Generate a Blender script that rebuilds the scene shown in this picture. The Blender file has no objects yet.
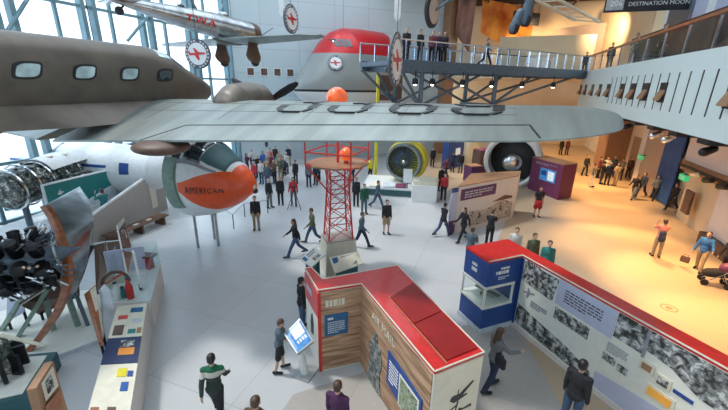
import bpy, bmesh, math, random
from mathutils import Vector, Matrix, Euler
import numpy as np
random.seed(7)
sc = bpy.context.scene
COL = sc.collection
R = math.radians
PI = math.pi

# ------------------------------------------------------------------ camera
F, PITCH, ROLL, H = 360.0, 0.32332, 0.019377, 6.815
_c, _s = math.cos(PITCH), math.sin(PITCH)
_cr, _sr = math.cos(ROLL), math.sin(ROLL)
RM = Matrix(((_cr, -_sr, 0), (_sr, _cr, 0), (0, 0, 1))) @ Matrix(((1, 0, 0), (0, -_s, -_c), (0, _c, -_s)))
cd = bpy.data.cameras.new('camera'); cam = bpy.data.objects.new('camera', cd); COL.objects.link(cam)
cd.sensor_width = 36; cd.lens = F/728*36; cd.clip_end = 400
M3 = Matrix((RM[0], -RM[1], -RM[2])).transposed()
cam.matrix_world = Matrix.Translation((0, 0, H)) @ M3.to_4x4()
sc.camera = cam

# ------------------------------------------------------------------ world, sun, lights, exposure
sc.view_settings.view_transform = 'Standard'; sc.view_settings.look = 'None'
sc.view_settings.gamma = 1; sc.view_settings.use_curve_mapping = False
sc.view_settings.exposure = 0.45
w = bpy.data.worlds.new('sky'); sc.world = w; w.use_nodes = True
wn = w.node_tree; bg = wn.nodes['Background']
tc = wn.nodes.new('ShaderNodeTexCoord'); sx = wn.nodes.new('ShaderNodeSeparateXYZ'); cr = wn.nodes.new('ShaderNodeValToRGB')
wn.links.new(tc.outputs['Generated'], sx.inputs[0]); wn.links.new(sx.outputs['Z'], cr.inputs[0]); wn.links.new(cr.outputs[0], bg.inputs[0])
cr.color_ramp.elements[0].position = 0.0; cr.color_ramp.elements[0].color = (0.86, 0.95, 1.0, 1)
cr.color_ramp.elements[1].position = 0.7; cr.color_ramp.elements[1].color = (0.76, 0.88, 1.0, 1)
bg.inputs[1].default_value = 1.95
sd = bpy.data.lights.new('sun', 'SUN'); sun = bpy.data.objects.new('sun', sd); COL.objects.link(sun)
sd.energy = 1.5; sd.angle = R(6); sd.color = (1.0, 0.96, 0.9)
sun.rotation_euler = Vector((0.42, -0.10, -0.9)).to_track_quat('-Z', 'Y').to_euler()

def lamp(loc, target, energy, color, size=0.25, angle=60, blend=0.6, name='spot_light_source'):
    d = bpy.data.lights.new(name, 'SPOT'); o = bpy.data.objects.new(name, d); COL.objects.link(o)
    d.energy = energy; d.color = color; d.shadow_soft_size = size; d.spot_size = R(angle); d.spot_blend = blend
    o.location = loc; o.rotation_euler = (Vector(target)-Vector(loc)).to_track_quat('-Z', 'Y').to_euler()
    return o

# ------------------------------------------------------------------ placing helpers
def ray(x, y):
    v = Vector(((x-364)/F, (y-205)/F, 1.0))
    return RM.transposed() @ v
def G(x, y, z=0.0):
    d = ray(x, y); t = (z-H)/d.z
    return Vector((d.x*t, d.y*t, z))
def P(x, y, dist):
    d = ray(x, y).normalized()
    return Vector((0, 0, H)) + d*dist
AZ = R(19.3)
UH = Vector((math.sin(AZ), math.cos(AZ), 0)); VH = Vector((UH.y, -UH.x, 0))
def HL(u, v, z=0.0): return UH*u + VH*v + Vector((0, 0, z))
NN = Vector((.937, .35, 0)).normalized(); KK = Vector((-NN.y, NN.x, 0))
def NK(n, k, z=0.0): return NN*n + KK*k + Vector((0, 0, z))
RZN = math.atan2(NN.y, NN.x)         # rotation of frames that follow NN
RZH = math.atan2(VH.y, VH.x)

# ------------------------------------------------------------------ materials
MATS = {}
def mat(name, col, rough=0.55, metal=0.0, var=0.12, scale=6.0, bump=0.0, col2=None, coat=0.0, emit=0.0, alpha=1.0, trans=0.0, stretch=None, detail=3.0, contrast=(0.35, 0.65)):
    if name in MATS: return MATS[name]
    m = bpy.data.materials.new(name); m.use_nodes = True
    nt = m.node_tree; b = nt.nodes['Principled BSDF']
    tc = nt.nodes.new('ShaderNodeTexCoord'); nz = nt.nodes.new('ShaderNodeTexNoise')
    nz.inputs['Scale'].default_value = scale; nz.inputs['Detail'].default_value = detail
    if stretch:
        mp = nt.nodes.new('ShaderNodeMapping'); mp.inputs['Scale'].default_value = stretch
        nt.links.new(tc.outputs['Object'], mp.inputs[0]); nt.links.new(mp.outputs[0], nz.inputs['Vector'])
    else: nt.links.new(tc.outputs['Object'], nz.inputs['Vector'])
    rp = nt.nodes.new('ShaderNodeValToRGB'); nt.links.new(nz.outputs['Fac'], rp.inputs[0])
    c1 = [c*(1-var) for c in col]; c2 = list(col2) if col2 else [min(1, c*(1+var)) for c in col]
    rp.color_ramp.elements[0].position = contrast[0]; rp.color_ramp.elements[1].position = contrast[1]
    rp.color_ramp.elements[0].color = (*c1, 1); rp.color_ramp.elements[1].color = (*c2, 1)
    nt.links.new(rp.outputs[0], b.inputs['Base Color'])
    b.inputs['Roughness'].default_value = rough; b.inputs['Metallic'].default_value = metal
    if coat: b.inputs['Coat Weight'].default_value = coat
    if trans: b.inputs['Transmission Weight'].default_value = trans
    if alpha < 1: b.inputs['Alpha'].default_value = alpha
    if emit:
        nt.links.new(rp.outputs[0], b.inputs['Emission Color']); b.inputs['Emission Strength'].default_value = emit
    if bump:
        bp = nt.nodes.new('ShaderNodeBump'); bp.inputs['Strength'].default_value = bump; bp.inputs['Distance'].default_value = 0.02
        nt.links.new(nz.outputs['Fac'], bp.inputs['Height']); nt.links.new(bp.outputs[0], b.inputs['Normal'])
    MATS[name] = m; return m
def mat_bands(name, stops, axis='Z', rough=0.4, metal=0.0, lo=0.0, hi=1.0):
    """colour by object-space position along one axis: painted bands on the thing itself"""
    if name in MATS: return MATS[name]
    m = bpy.data.materials.new(name); m.use_nodes = True; nt = m.node_tree; b = nt.nodes['Principled BSDF']
    tc = nt.nodes.new('ShaderNodeTexCoord'); s = nt.nodes.new('ShaderNodeSeparateXYZ'); mr = nt.nodes.new('ShaderNodeMapRange')
    nt.links.new(tc.outputs['Object'], s.inputs[0]); nt.links.new(s.outputs[axis], mr.inputs[0])
    mr.inputs[1].default_value = lo; mr.inputs[2].default_value = hi
    rp = nt.nodes.new('ShaderNodeValToRGB'); rp.color_ramp.interpolation = 'CONSTANT'; nt.links.new(mr.outputs[0], rp.inputs[0])
    els = rp.color_ramp.elements
    els[0].position = 0; els[0].color = (*stops[0][1], 1)
    els[1].position = (stops[1][0]-lo)/(hi-lo); els[1].color = (*stops[1][1], 1)
    for p_, c_ in stops[2:]:
        e = els.new((p_-lo)/(hi-lo)); e.color = (*c_, 1)
    nt.links.new(rp.outputs[0], b.inputs['Base Color']); b.inputs['Roughness'].default_value = rough; b.inputs['Metallic'].default_value = metal
    MATS[name] = m; return m
def mat_tiles(name, col, mortar, w, h, rough=0.4, rot=0.0, msize=0.012, var=0.06, axes='XY', speck=0.08, coat=0.0, off=0.0):
    if name in MATS: return MATS[name]
    m = bpy.data.materials.new(name); m.use_nodes = True; nt = m.node_tree; b = nt.nodes['Principled BSDF']
    tc = nt.nodes.new('ShaderNodeTexCoord'); mp = nt.nodes.new('ShaderNodeMapping'); mp.inputs['Rotation'].default_value = (0, 0, rot)
    src = tc.outputs['Object']
    if axes != 'XY':
        s = nt.nodes.new('ShaderNodeSeparateXYZ'); c = nt.nodes.new('ShaderNodeCombineXYZ'); nt.links.new(src, s.inputs[0])
        nt.links.new(s.outputs[axes[0]], c.inputs[0]); nt.links.new(s.outputs[axes[1]], c.inputs[1]); src = c.outputs[0]
    nt.links.new(src, mp.inputs[0])
    br = nt.nodes.new('ShaderNodeTexBrick'); br.offset = off; br.inputs['Scale'].default_value = 1
    br.inputs['Brick Width'].default_value = w; br.inputs['Row Height'].default_value = h; br.inputs['Mortar Size'].default_value = msize
    br.inputs['Color1'].default_value = (*[c*(1-var) for c in col], 1); br.inputs['Color2'].default_value = (*[min(1, c*(1+var)) for c in col], 1)
    br.inputs['Mortar'].default_value = (*mortar, 1); nt.links.new(mp.outputs[0], br.inputs[0])
    nz = nt.nodes.new('ShaderNodeTexNoise'); nz.inputs['Scale'].default_value = 30; nz.inputs['Detail'].default_value = 5; nt.links.new(tc.outputs['Object'], nz.inputs['Vector'])
    n2 = nt.nodes.new('ShaderNodeTexNoise'); n2.inputs['Scale'].default_value = 0.5; n2.inputs['Detail'].default_value = 3; nt.links.new(tc.outputs['Object'], n2.inputs['Vector'])
    ad = nt.nodes.new('ShaderNodeMath'); ad.operation = 'ADD'; nt.links.new(nz.outputs[0], ad.inputs[0]); nt.links.new(n2.outputs[0], ad.inputs[1])
    mr = nt.nodes.new('ShaderNodeMapRange'); nt.links.new(ad.outputs[0], mr.inputs[0]); mr.inputs[1].default_value = .6; mr.inputs[2].default_value = 1.4
    mr.inputs[3].default_value = 1-speck; mr.inputs[4].default_value = 1+speck
    mx = nt.nodes.new('ShaderNodeVectorMath'); mx.operation = 'SCALE'; nt.links.new(br.outputs[0], mx.inputs[0]); nt.links.new(mr.outputs[0], mx.inputs['Scale'])
    nt.links.new(mx.outputs[0], b.inputs['Base Color']); b.inputs['Roughness'].default_value = rough
    if coat: b.inputs['Coat Weight'].default_value = coat; b.inputs['Coat Roughness'].default_value = .15
    MATS[name] = m; return m
def mat_photo(name, cols, scale=3.0, rough=0.5, dist=1.0):
    """a printed picture: several tones in irregular patches"""
    if name in MATS: return MATS[name]
    m = bpy.data.materials.new(name); m.use_nodes = True; nt = m.node_tree; b = nt.nodes['Principled BSDF']
    tc = nt.nodes.new('ShaderNodeTexCoord'); nz = nt.nodes.new('ShaderNodeTexNoise'); nz.inputs['Scale'].default_value = scale
    nz.inputs['Detail'].default_value = 9; nz.inputs['Roughness'].default_value = .62; nz.inputs['Distortion'].default_value = dist; nt.links.new(tc.outputs['Object'], nz.inputs['Vector'])
    rp = nt.nodes.new('ShaderNodeValToRGB'); nt.links.new(nz.outputs[0], rp.inputs[0]); els = rp.color_ramp.elements
    n = len(cols)
    for i, c in enumerate(cols):
        pos = 0.40 + 0.20*i/(n-1)
        if i < 2: els[i].position = pos; els[i].color = (*c, 1)
        else: e = els.new(pos); e.color = (*c, 1)
    nt.links.new(rp.outputs[0], b.inputs['Base Color']); b.inputs['Roughness'].default_value = rough
    MATS[name] = m; return m
def glassmat(name, tint=(0.9, 0.95, 1.0), rough=0.03, alpha=0.25):
    if name in MATS: return MATS[name]
    m = bpy.data.materials.new(name); m.use_nodes = True; nt = m.node_tree; nt.nodes.clear()
    o = nt.nodes.new('ShaderNodeOutputMaterial'); tr = nt.nodes.new('ShaderNodeBsdfTransparent'); gl = nt.nodes.new('ShaderNodeBsdfGlossy')
    tr.inputs[0].default_value = (*tint, 1); gl.inputs['Roughness'].default_value = rough
    mx = nt.nodes.new('ShaderNodeMixShader'); fr = nt.nodes.new('ShaderNodeLayerWeight'); fr.inputs[0].default_value = alpha
    nz = nt.nodes.new('ShaderNodeTexNoise'); nz.inputs['Scale'].default_value = 2; mm = nt.nodes.new('ShaderNodeMath'); mm.operation = 'MULTIPLY'
    nt.links.new(fr.outputs['Facing'], mm.inputs[0]); mm.inputs[1].default_value = 0.22
    nt.links.new(mm.outputs[0], mx.inputs[0]); nt.links.new(tr.outputs[0], mx.inputs[1]); nt.links.new(gl.outputs[0], mx.inputs[2]); nt.links.new(mx.outputs[0], o.inputs[0])
    MATS[name] = m; return m

def m_(name): return MATS[name]
mat('white_paint', (.80, .82, .82), .5, var=.04)
mat('cool_wall', (.60, .67, .70), .6, var=.05, scale=.6)
mat('beige_wall', (.74, .58, .38), .7, var=.06, scale=.5)
mat('pale_wall', (.72, .66, .62), .7, var=.05, scale=.5)
mat('taupe_wall', (.47, .36, .29), .7, var=.06, scale=.5)
mat('navy_cloth', (.02, .09, .30), .7, var=.2, scale=1.2)
mat('dark_ceiling', (.02, .02, .022), .9)
mat('steel_blue_grey', (.11, .15, .19), .45, .3, var=.15)
mat('mullion_paint', (.16, .27, .31), .45, .2, var=.12, scale=2)
mat('black_metal', (.02, .022, .025), .4, .5)
mat('dark_rubber', (.025, .025, .028), .75)
mat('chrome', (.75, .77, .8), .18, 1.0, var=.1)
mat('dull_alu', (.26, .29, .275), .42, .5, var=.14, scale=.9, stretch=(3, .5, 1))
mat('olive_alu', (.135, .112, .09), .42, .3, var=.18, scale=.8, stretch=(.6, 1.5, 1.5))
mat('polished_alu', (.42, .44, .45), .27, 1.0, var=.2, scale=2)
mat('red_paint', (.62, .022, .02), .35, var=.1, coat=.3)
mat('deep_red', (.30, .010, .010), .45, var=.12, scale=1.5)
mat('tower_red', (.66, .05, .04), .4, var=.1)
mat('orange_red', (.85, .10, .02), .35, var=.06, coat=.3)
mat('beacon_orange', (.9, .13, .03), .2, var=.25, scale=4, coat=.6, emit=.35)
mat('exhibit_blue', (.018, .065, .26), .5, var=.1)
mat('panel_blue', (.02, .12, .26), .5, var=.1)
mat('lavender', (.50, .53, .68), .55, var=.03)
mat('panel_white', (.78, .78, .71), .5, var=.03)
mat('end_cream', (.80, .72, .58), .5, var=.03)
mat('cream', (.72, .68, .55), .5, var=.05)
mat('print_ink', (.05, .05, .05), .6)
mat('pale_ink', (.55, .60, .66), .6)
mat('white_ink', (.85, .85, .85), .6)
mat('sign_rim', (.10, .10, .12), .5)
mat('faded_ink', (.30, .30, .34), .6)
mat('purple_print', (.11, .035, .12), .5, var=.1)
mat('plum', (.16, .03, .09), .5, var=.1)
mat('magenta', (.38, .04, .17), .5, var=.1)
mat('teal_board', (.02, .22, .21), .45, var=.06)
mat('dark_teal', (.03, .10, .11), .5, var=.1)
mat('brown_board', (.12, .065, .045), .5, var=.15)
mat('tan_brown', (.36, .19, .10), .5, var=.1)
mat('copper_wood', (.36, .12, .05), .35, var=.25, scale=3, stretch=(1, 1, 4), coat=.4)
mat('ramp_taupe', (.42, .37, .34), .6, var=.03)
mat('wood_planks', (.30, .16, .085), .6, col2=(.58, .36, .22), var=.2, scale=2.2, stretch=(.6, .6, 6), detail=5)
mat('pallet_wood', (.16, .085, .055), .7, var=.25, scale=3)
mat('yellow_paint', (.72, .62, .03), .4, var=.08)
mat('green_grey', (.22, .31, .26), .5, var=.12)
mat('kiosk_grey', (.42, .44, .45), .4, .4)
mat('screen_blue', (.05, .22, .5), .3, emit=.18, var=.3, scale=8)
mat('screen_white', (.70, .78, .84), .3, emit=.2, var=.1)
mat('lamp_glow', (1.0, .86, .66), .3, emit=9, var=0)
mat('exit_green', (.04, .55, .22), .4, emit=.45, var=0)
mat('black_paint', (.018, .018, .02), .45)
mat('navy_print', (.02, .035, .10), .5)
mat('orange_mural', (.95, .16, .01), .6, col2=(1.0, .48, .08), var=.3, scale=.5)
mat('brown_mural', (.16, .06, .05), .6, col2=(.42, .22, .17), var=.3, scale=.5, stretch=(2, 2, .6))
mat('dark_relief', (.02, .014, .012), .7, col2=(.13, .07, .045), var=.3, scale=.9, detail=5, contrast=(.42, .72))
mat('fascia_white', (.68, .77, .75), .5, var=.03, scale=.4)
mat_photo('grey_photo', [(.03, .03, .03), (.07, .07, .07), (.22, .23, .23), (.30, .31, .31), (.62, .64, .62)], 6.5, .5, .5)
mat_photo('portrait_print', [(.04, .05, .05), (.10, .12, .12), (.20, .23, .22), (.34, .36, .34)], 9.0, .5, .3)
mat_photo('grey_photo_fine', [(.04, .04, .04), (.10, .10, .10), (.34, .35, .34), (.6, .62, .6)], 10.0, .5, .2)
mat_photo('colour_photo', [(.12, .16, .08), (.4, .4, .25), (.10, .22, .10), (.6, .62, .5), (.06, .10, .06)], 9.0, .5, .3)
mat_photo('sepia_print', [(.10, .08, .06), (.62, .55, .47), (.25, .2, .15), (.70, .62, .55)], 3.0, .5, .4)
mat_photo('metal_clutter', [(.02, .025, .025), (.05, .07, .06), (.18, .2, .19), (.10, .07, .05), (.60, .64, .60)], 6.0, .35, .5)
glassmat('pane_glass'); glassmat('case_glass', (.93, .97, .97), alpha=.2)
mat('cockpit_glass', (.03, .04, .05), .08, .2, coat=1)
mat('window_light', (.55, .68, .70), .12, .3, coat=1, var=.3, scale=2)

# ------------------------------------------------------------------ mesh building
class MB:
    def __init__(s): s.v = []; s.f = []
    def add(s, vs, fs):
        n = len(s.v); s.v += [Vector(v) for v in vs]; s.f += [tuple(i+n for i in f) for f in fs]; return s
    def box(s, c, d, rz=0.0, rot=None):
        c = Vector(c); hx, hy, hz = d[0]/2, d[1]/2, d[2]/2
        q = rot if rot is not None else Matrix.Rotation(rz, 3, 'Z')
        vs = [c + q @ Vector((x*hx, y*hy, z*hz)) for z in (-1, 1) for y in (-1, 1) for x in (-1, 1)]
        return s.add(vs, [(0, 2, 3, 1), (4, 5, 7, 6), (0, 1, 5, 4), (2, 6, 7, 3), (0, 4, 6, 2), (1, 3, 7, 5)])
    def bb(s, x0, x1, y0, y1, z0, z1): return s.box(((x0+x1)/2, (y0+y1)/2, (z0+z1)/2), (abs(x1-x0), abs(y1-y0), abs(z1-z0)))
    def prism(s, poly, z0, z1):
        n = len(poly); vs = [(p[0], p[1], z0) for p in poly] + [(p[0], p[1], z1) for p in poly]
        return s.add(vs, [tuple(range(n-1, -1, -1)), tuple(range(n, 2*n))] + [(i, (i+1) % n, n+(i+1) % n, n+i) for i in range(n)])
    def slab(s, pts, off):
        """extrude a 3-D polygon by a vector"""
        n = len(pts); off = Vector(off); vs = [Vector(p) for p in pts] + [Vector(p)+off for p in pts]
        return s.add(vs, [tuple(range(n-1, -1, -1)), tuple(range(n, 2*n))] + [(i, (i+1) % n, n+(i+1) % n, n+i) for i in range(n)])
    def loft(s, rings, closed=True, cap=True):
        n = len(rings[0]); base = len(s.v)
        for r in rings: s.v += [Vector(p) for p in r]
        for k in range(len(rings)-1):
            for i in range(n if closed else n-1):
                j = (i+1) % n; a = base+k*n
                s.f.append((a+i, a+j, a+n+j, a+n+i))
        if cap and closed:
            s.f.append(tuple(base+i for i in range(n-1, -1, -1))); s.f.append(tuple(base+(len(rings)-1)*n+i for i in range(n)))
        return s
    def tube(s, p0, p1, r0, r1=None, n=8, cap=True):
        p0, p1 = Vector(p0), Vector(p1); r1 = r0 if r1 is None else r1
        d = (p1-p0); 
        if d.length < 1e-6: return s
        q = d.to_track_quat('Z', 'Y')
        rg = [[p + q @ Vector((r*math.cos(2*PI*i/n), r*math.sin(2*PI*i/n), 0)) for i in range(n)] for p, r in ((p0, r0), (p1, r1))]
        return s.loft(rg, True, cap)
    def path(s, pts, r, n=8):
        for a, b in zip(pts[:-1], pts[1:]): s.tube(a, b, r, r, n)
        return s
    def lathe(s, prof, org=(0, 0, 0), axis=(0, 0, 1), n=24, cap=True):
        """prof: (radius, distance along axis)"""
        q = Vector(axis).to_track_quat('Z', 'Y'); org = Vector(org)
        return s.loft([[org + q @ Vector((r*math.cos(2*PI*i/n), r*math.sin(2*PI*i/n), h)) for i in range(n)] for r, h in prof], True, cap)
    def sph(s, c, r, n=12, m=8):
        if not hasattr(r, '__len__'): r = (r, r, r)
        c = Vector(c); rings = []
        for k in range(m+1):
            t = PI*k/m; rr = max(.001, math.sin(t))
            rings.append([c + Vector((r[0]*rr*math.cos(2*PI*i/n), r[1]*rr*math.sin(2*PI*i/n), -r[2]*math.cos(t))) for i in range(n)])
        return s.loft(rings)
    def cap(s, p0, p1, r0, r1, n=10, fl=1.0):
        """tapered capsule"""
        p0, p1 = Vector(p0), Vector(p1); d = p1-p0; L = max(d.length, 1e-4); q = d.to_track_quat('Z', 'Y'); rings = []
        for k in range(5):
            t = PI/2*k/4; rings.append((r0*max(.02, math.sin(t)), -r0*math.cos(t)))
        for k in range(5):
            t = PI/2*k/4; rings.append((r1*max(.02, math.cos(t)), L+r1*math.sin(t)))
        return s.loft([[p0 + q @ Vector((r*math.cos(2*PI*i/n), r*fl*math.sin(2*PI*i/n), h)) for i in range(n)] for r, h in rings])
    def mesh(s, name, smooth=None):
        me = bpy.data.meshes.new(name); me.from_pydata([tuple(v) for v in s.v], [], s.f); me.update()
        bm = bmesh.new(); bm.from_mesh(me); bmesh.ops.recalc_face_normals(bm, faces=bm.faces); bm.to_mesh(me); bm.free()
        if smooth is not None:
            me.polygons.foreach_set('use_smooth', [True]*len(me.polygons))
            if smooth < 180: me.set_sharp_from_angle(angle=R(smooth))
        return me
    def build(s, name, m, parent=None, smooth=None, world=True, bevel=0.0):
        """world=True: vertices given in world coordinates, kept in place under the parent"""
        if parent is not None and world:
            inv = wm(parent).inverted(); s.v = [inv @ v for v in s.v]
        me = s.mesh(name, smooth); 
        o = bpy.data.objects.new(name, me); COL.objects.link(o)
        me.materials.append(MATS[m] if isinstance(m, str) else m)
        if parent is not None: o.parent = parent
        if bevel:
            b = o.modifiers.new('bevel', 'BEVEL'); b.width = bevel; b.segments = 2; b.limit_method = 'ANGLE'
        return o
def wm(o):
    m = Matrix.LocRotScale(o.location, o.rotation_euler, o.scale)
    return wm(o.parent) @ m if o.parent else m
def tag(o, label, cat, group=None, kind=None):
    if label: o['label'] = label
    if cat: o['category'] = cat
    if group: o['group'] = group
    if kind: o['kind'] = kind
    return o
def thing(name, label, cat, loc=(0, 0, 0), rz=0.0, group=None, kind=None):
    o = bpy.data.objects.new(name, None); COL.objects.link(o); o.location = loc; o.rotation_euler = (0, 0, rz); o.empty_display_size = .2
    return tag(o, label, cat, group, kind)
def struct(o): o['kind'] = 'structure'; return o
def dup(root, loc, rz, label=None, group=None):
    r = root.copy(); COL.objects.link(r); r.location = loc; r.rotation_euler = (0, 0, rz)
    if label: r['label'] = label
    if group: r['group'] = group
    for ch in list(root.children):
        c = ch.copy(); COL.objects.link(c); c.parent = r
        for g in ch.children:
            d = g.copy(); COL.objects.link(d); d.parent = c
    return r
def text_geo(txt, size, depth=0.01, align='CENTER', spacing=1.0):
    cu = bpy.data.curves.new('t', 'FONT'); cu.body = txt; cu.size = size; cu.extrude = depth/2; cu.align_x = align; cu.align_y = 'CENTER'; cu.space_character = spacing
    cu.resolution_u = 3
    o = bpy.data.objects.new('t', cu); COL.objects.link(o); dg = bpy.context.evaluated_depsgraph_get()
    me = bpy.data.meshes.new_from_object(o.evaluated_get(dg)); vs = [v.co.copy() for v in me.vertices]; fs = [tuple(p.vertices) for p in me.polygons]
    bpy.data.objects.remove(o); bpy.data.curves.remove(cu); bpy.data.meshes.remove(me)
    return vs, fs
def text_on(txt, size, org, xdir, ydir, m, parent, name='lettering', depth=.012, align='CENTER', sx=1.0, spacing=1.0):
    vs, fs = text_geo(txt, size, depth, align, spacing); X = Vector(xdir).normalized(); Y = Vector(ydir).normalized(); Z = X.cross(Y); org = Vector(org)
    b = MB(); b.add([org + X*v.x*sx + Y*v.y + Z*v.z for v in vs], fs)
    return b.build(name, m, parent)
class Face:
    """a flat panel system on a vertical face: s along d, z up, offsets along outward normal"""
    def __init__(self, C, d, outward):
        self.C = Vector((C[0], C[1], 0)); self.d = Vector((d[0], d[1], 0)).normalized(); n = Vector((self.d.y, -self.d.x, 0))
        self.n = n if n.dot(Vector((outward[0], outward[1], 0))) > 0 else -n
    def p(self, s_, z, off=0.0): return self.C + self.d*s_ + self.n*off + Vector((0, 0, z))
    def panel(self, name, s0, s1, z0, z1, m, parent, th=.02, off=0.0, quad=None, holder=None):
        pts = quad or [(s0, z0), (s1, z0), (s1, z1), (s0, z1)]
        b = MB() if holder is None else holder
        b.slab([self.p(a, c, off) for a, c in pts], self.n*th)
        return b.build(name, m, parent) if holder is None else b
    def lines(self, name, s0, s1, z0, z1, n, m, parent, th=.006, off=.021, rnd=True, fill=.45):
        """illegible small print: ragged rows of words"""
        b = MB(); rr = random.Random(int(s0*100+z0*977)); h = (z1-z0)/n
        for i in range(n):
            z = z1-h*(i+.5); s_ = s0; e = s1 if (not rnd or i < n-1) else s0+(s1-s0)*.6
            while s_ < e-.02:
                L = rr.uniform(.03, .09)*(s1-s0)/.6; L = min(L, e-s_)
                self.panel('', s_, s_+L, z-h*fill/2, z+h*fill/2, m, None, th, off, holder=b); s_ += L+.018*(s1-s0)/.6
        return b.build(name, m, parent)
    def text(self, txt, size, s_, z, m, parent, off=.025, name='lettering', align='CENTER', sx=1.0):
        X = self.d if Vector((self.d.x, self.d.y, 0)).cross(Vector((0, 0, 1))).dot(self.n) > 0 else -self.d
        return text_on(txt, size, self.p(s_, z, off), X, (0, 0, 1), m, parent, name, .008, align, sx)

# ================================================================== THE SETTING
# warm lamps of the right-hand zone and the exhibit spots
WARM = (1.0, .56, .20); WARM2 = (1.0, .80, .52)
lamp_spots = []
def glow(u, v, z, tu, tv, e, ang=75, col=WARM, size=.2):
    lamp_spots.append((HL(u, v, z), HL(tu, tv, 0), e, col, ang, size))
glow(16.0, 6.9, 5.15, 15.0, 7.6, 1710); glow(19.5, 6.9, 5.15, 18.2, 6.5, 1710); glow(23.0, 7.2, 5.15, 22.5, 7.2, 1520)
glow(27.0, 7.2, 5.15, 27.5, 7.8, 1710); glow(31.0, 7.2, 5.15, 31.5, 7.5, 1710); glow(12.5, 6.9, 5.15, 11.5, 7.6, 1520)
glow(35.0, 4.5, 5.4, 36.0, 6.0, 600, 100); glow(40.0, 1.5, 5.4, 41.0, 4.0, 600, 100); glow(38.0, 8.5, 5.4, 40.0, 8.0, 600, 100)
glow(44.0, 6.0, 6.4, 46.0, 7.0, 600, 110); glow(31.0, -1.0, 7.2, 31.5, 0.5, 900, 90, WARM2)
for a, b_, e, c, ang, sz in lamp_spots: lamp(a, b_, e, c, sz, ang)
# upper gallery, seen above the bridge
for u, v in ((38, 8), (43, 12), (41, 2), (40, 17)):
    lamp(HL(u, v, 12.6), HL(u+6, v+1, 10), 1500, (1,.70,.38), .5, 95)
lamp(HL(22, 12, 12), HL(27, 16, 9.5), 220, WARM2, .3, 110)

mat_tiles('terrazzo_grey', (.52, .53, .54), (.40, .41, .42), 2.4, 2.4, rough=.34, rot=R(20), msize=.012, var=.035, speck=.10, coat=.15)
mat_tiles('terrazzo_tan_lamplit', (.50, .38, .26), (.42, .32, .22), 2.4, 2.4, rough=.36, rot=R(20), msize=.01, var=.03, speck=.08, coat=.1)
mat_tiles('terrazzo_beige_shaded', (.42, .39, .36), (.35, .33, .31), 2.4, 2.4, rough=.4, rot=R(20), msize=.01, var=.03, speck=.16)
mat_tiles('wall_panels_cool', (.53, .62, .66), (.42, .50, .54), 3.2, 1.9, rough=.55, msize=.03, var=.03, axes='XZ', speck=.03)

f = MB().prism([(-34, -8), (40, -8), (62, 66), (-34, 66)], -.3, 0); struct(f.build('floor', 'terrazzo_grey'))
tanp = [HL(-3, 5.2), HL(11.2, 1.1), HL(16.5, .8), HL(22, 1.5), HL(27, -6), HL(52, -12), HL(56, 30), HL(30, 30), HL(2, 20)]
f = MB().prism([(p.x, p.y) for p in tanp], 0.0, .008); struct(f.build('floor_right', 'terrazzo_tan_lamplit'))  # tan terrazzo, with part of the warm lamp light put into its colour
cz = [HL(-6, -3.6), HL(5.6, -3.6), HL(7.2, -1.9), HL(11.2, 1.1), HL(-3, 5.2), HL(-7, 7)]
f = MB().prism([(p.x, p.y) for p in cz], 0.0, .012); struct(f.build('floor_front', 'terrazzo_beige_shaded'))  # darker beige zone: shade away from the skylight, painted into the floor colour

# white wall with the panel joints (behind the big white nose)
root = thing('wall_back', None, None, NK(0, 34, 0), RZN, kind='structure')
MB().bb(.6, 20.6, 0, .6, 0, 22).build('wall_surface', 'wall_panels_cool', root, world=False)
for i in range(5):
    MB().bb(1.9+i*1.12, 2.42+i*1.12, -.06, .02, 7.4, 7.95).build('window_pane', 'brown_board', root, world=False)
    MB().bb(1.83+i*1.12, 2.49+i*1.12, -.03, .01, 7.33, 8.02).build('window_frame', 'white_paint', root, world=False)
MB().bb(20.6, 21.6, -1.2, .6, 0, 22).build('wall_end', 'tan_brown', root, world=False)

# glass wall on the left
gv = -21.3
groot = thing('wall_left', None, None, HL(0, gv, 0), RZH, kind='structure')    # local: +y = along the hall (UH), +x = VH
mw = MB(); thin = MB()
for u in (-4, -.2, 3.6, 7.4, 11.2, 15.0, 18.6, 22.3, 26.0):
    for du in (0, .62):
        thin.bb(-.2, .2, u+du-.11, u+du+.11, 0, 22)
for u in (9.3, 13.7, 16.6, 20.3, 24.0, 5.5, 1.7): thin.bb(-.09, .09, u-.07, u+.07, 0, 22)
thin.build('mullion', 'mullion_paint', groot, world=False)
tr = MB()
for z in (.3, 3.0, 7.0, 10.45, 14.0, 17.5, 21.5): tr.bb(-.1, .1, -6, 26.6, z-.07, z+.07)
tr.build('transom', 'mullion_paint', groot, world=False)
tr = MB()
for a, b_ in (((11.2, 8.6), (15.2, 13.9)), ((17.2, 9.0), (19.6, 11.2)), ((8.2, 1.0), (12.5, 3.6)), ((22.4, 8.2), (26.0, 12.5)), ((22.4, 12.5), (26.0, 8.2))):
    tr.tube((.25, a[0], a[1]), (.25, b_[0], b_[1]), .09, n=8)
tr.build('brace', 'mullion_paint', groot, world=False)
MB().bb(-.02, .02, -6, 26.6, 0.3, 21.5).build('glass_pane', 'pane_glass', groot, world=False)
g = MB(); c = HL(26.6, gv); e = NK(.6, 34)
g.prism([(c.x, c.y), (e.x, e.y), (e.x-.4, e.y+.4), (c.x-.4, c.y+.3)], 0, 22); struct(g.build('wall_corner', 'wall_panels_cool'))

# back wall of the far zone, and the gallery above
g = MB().box(HL(52, 8, 3.75), (44, .6, 7.5), RZH); struct(g.build('wall_far', 'beige_wall'))
g = MB().box(HL(46, 12, 13.5), (44, .6, 11.5), RZH); struct(g.build('wall_gallery', 'beige_wall'))
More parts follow.
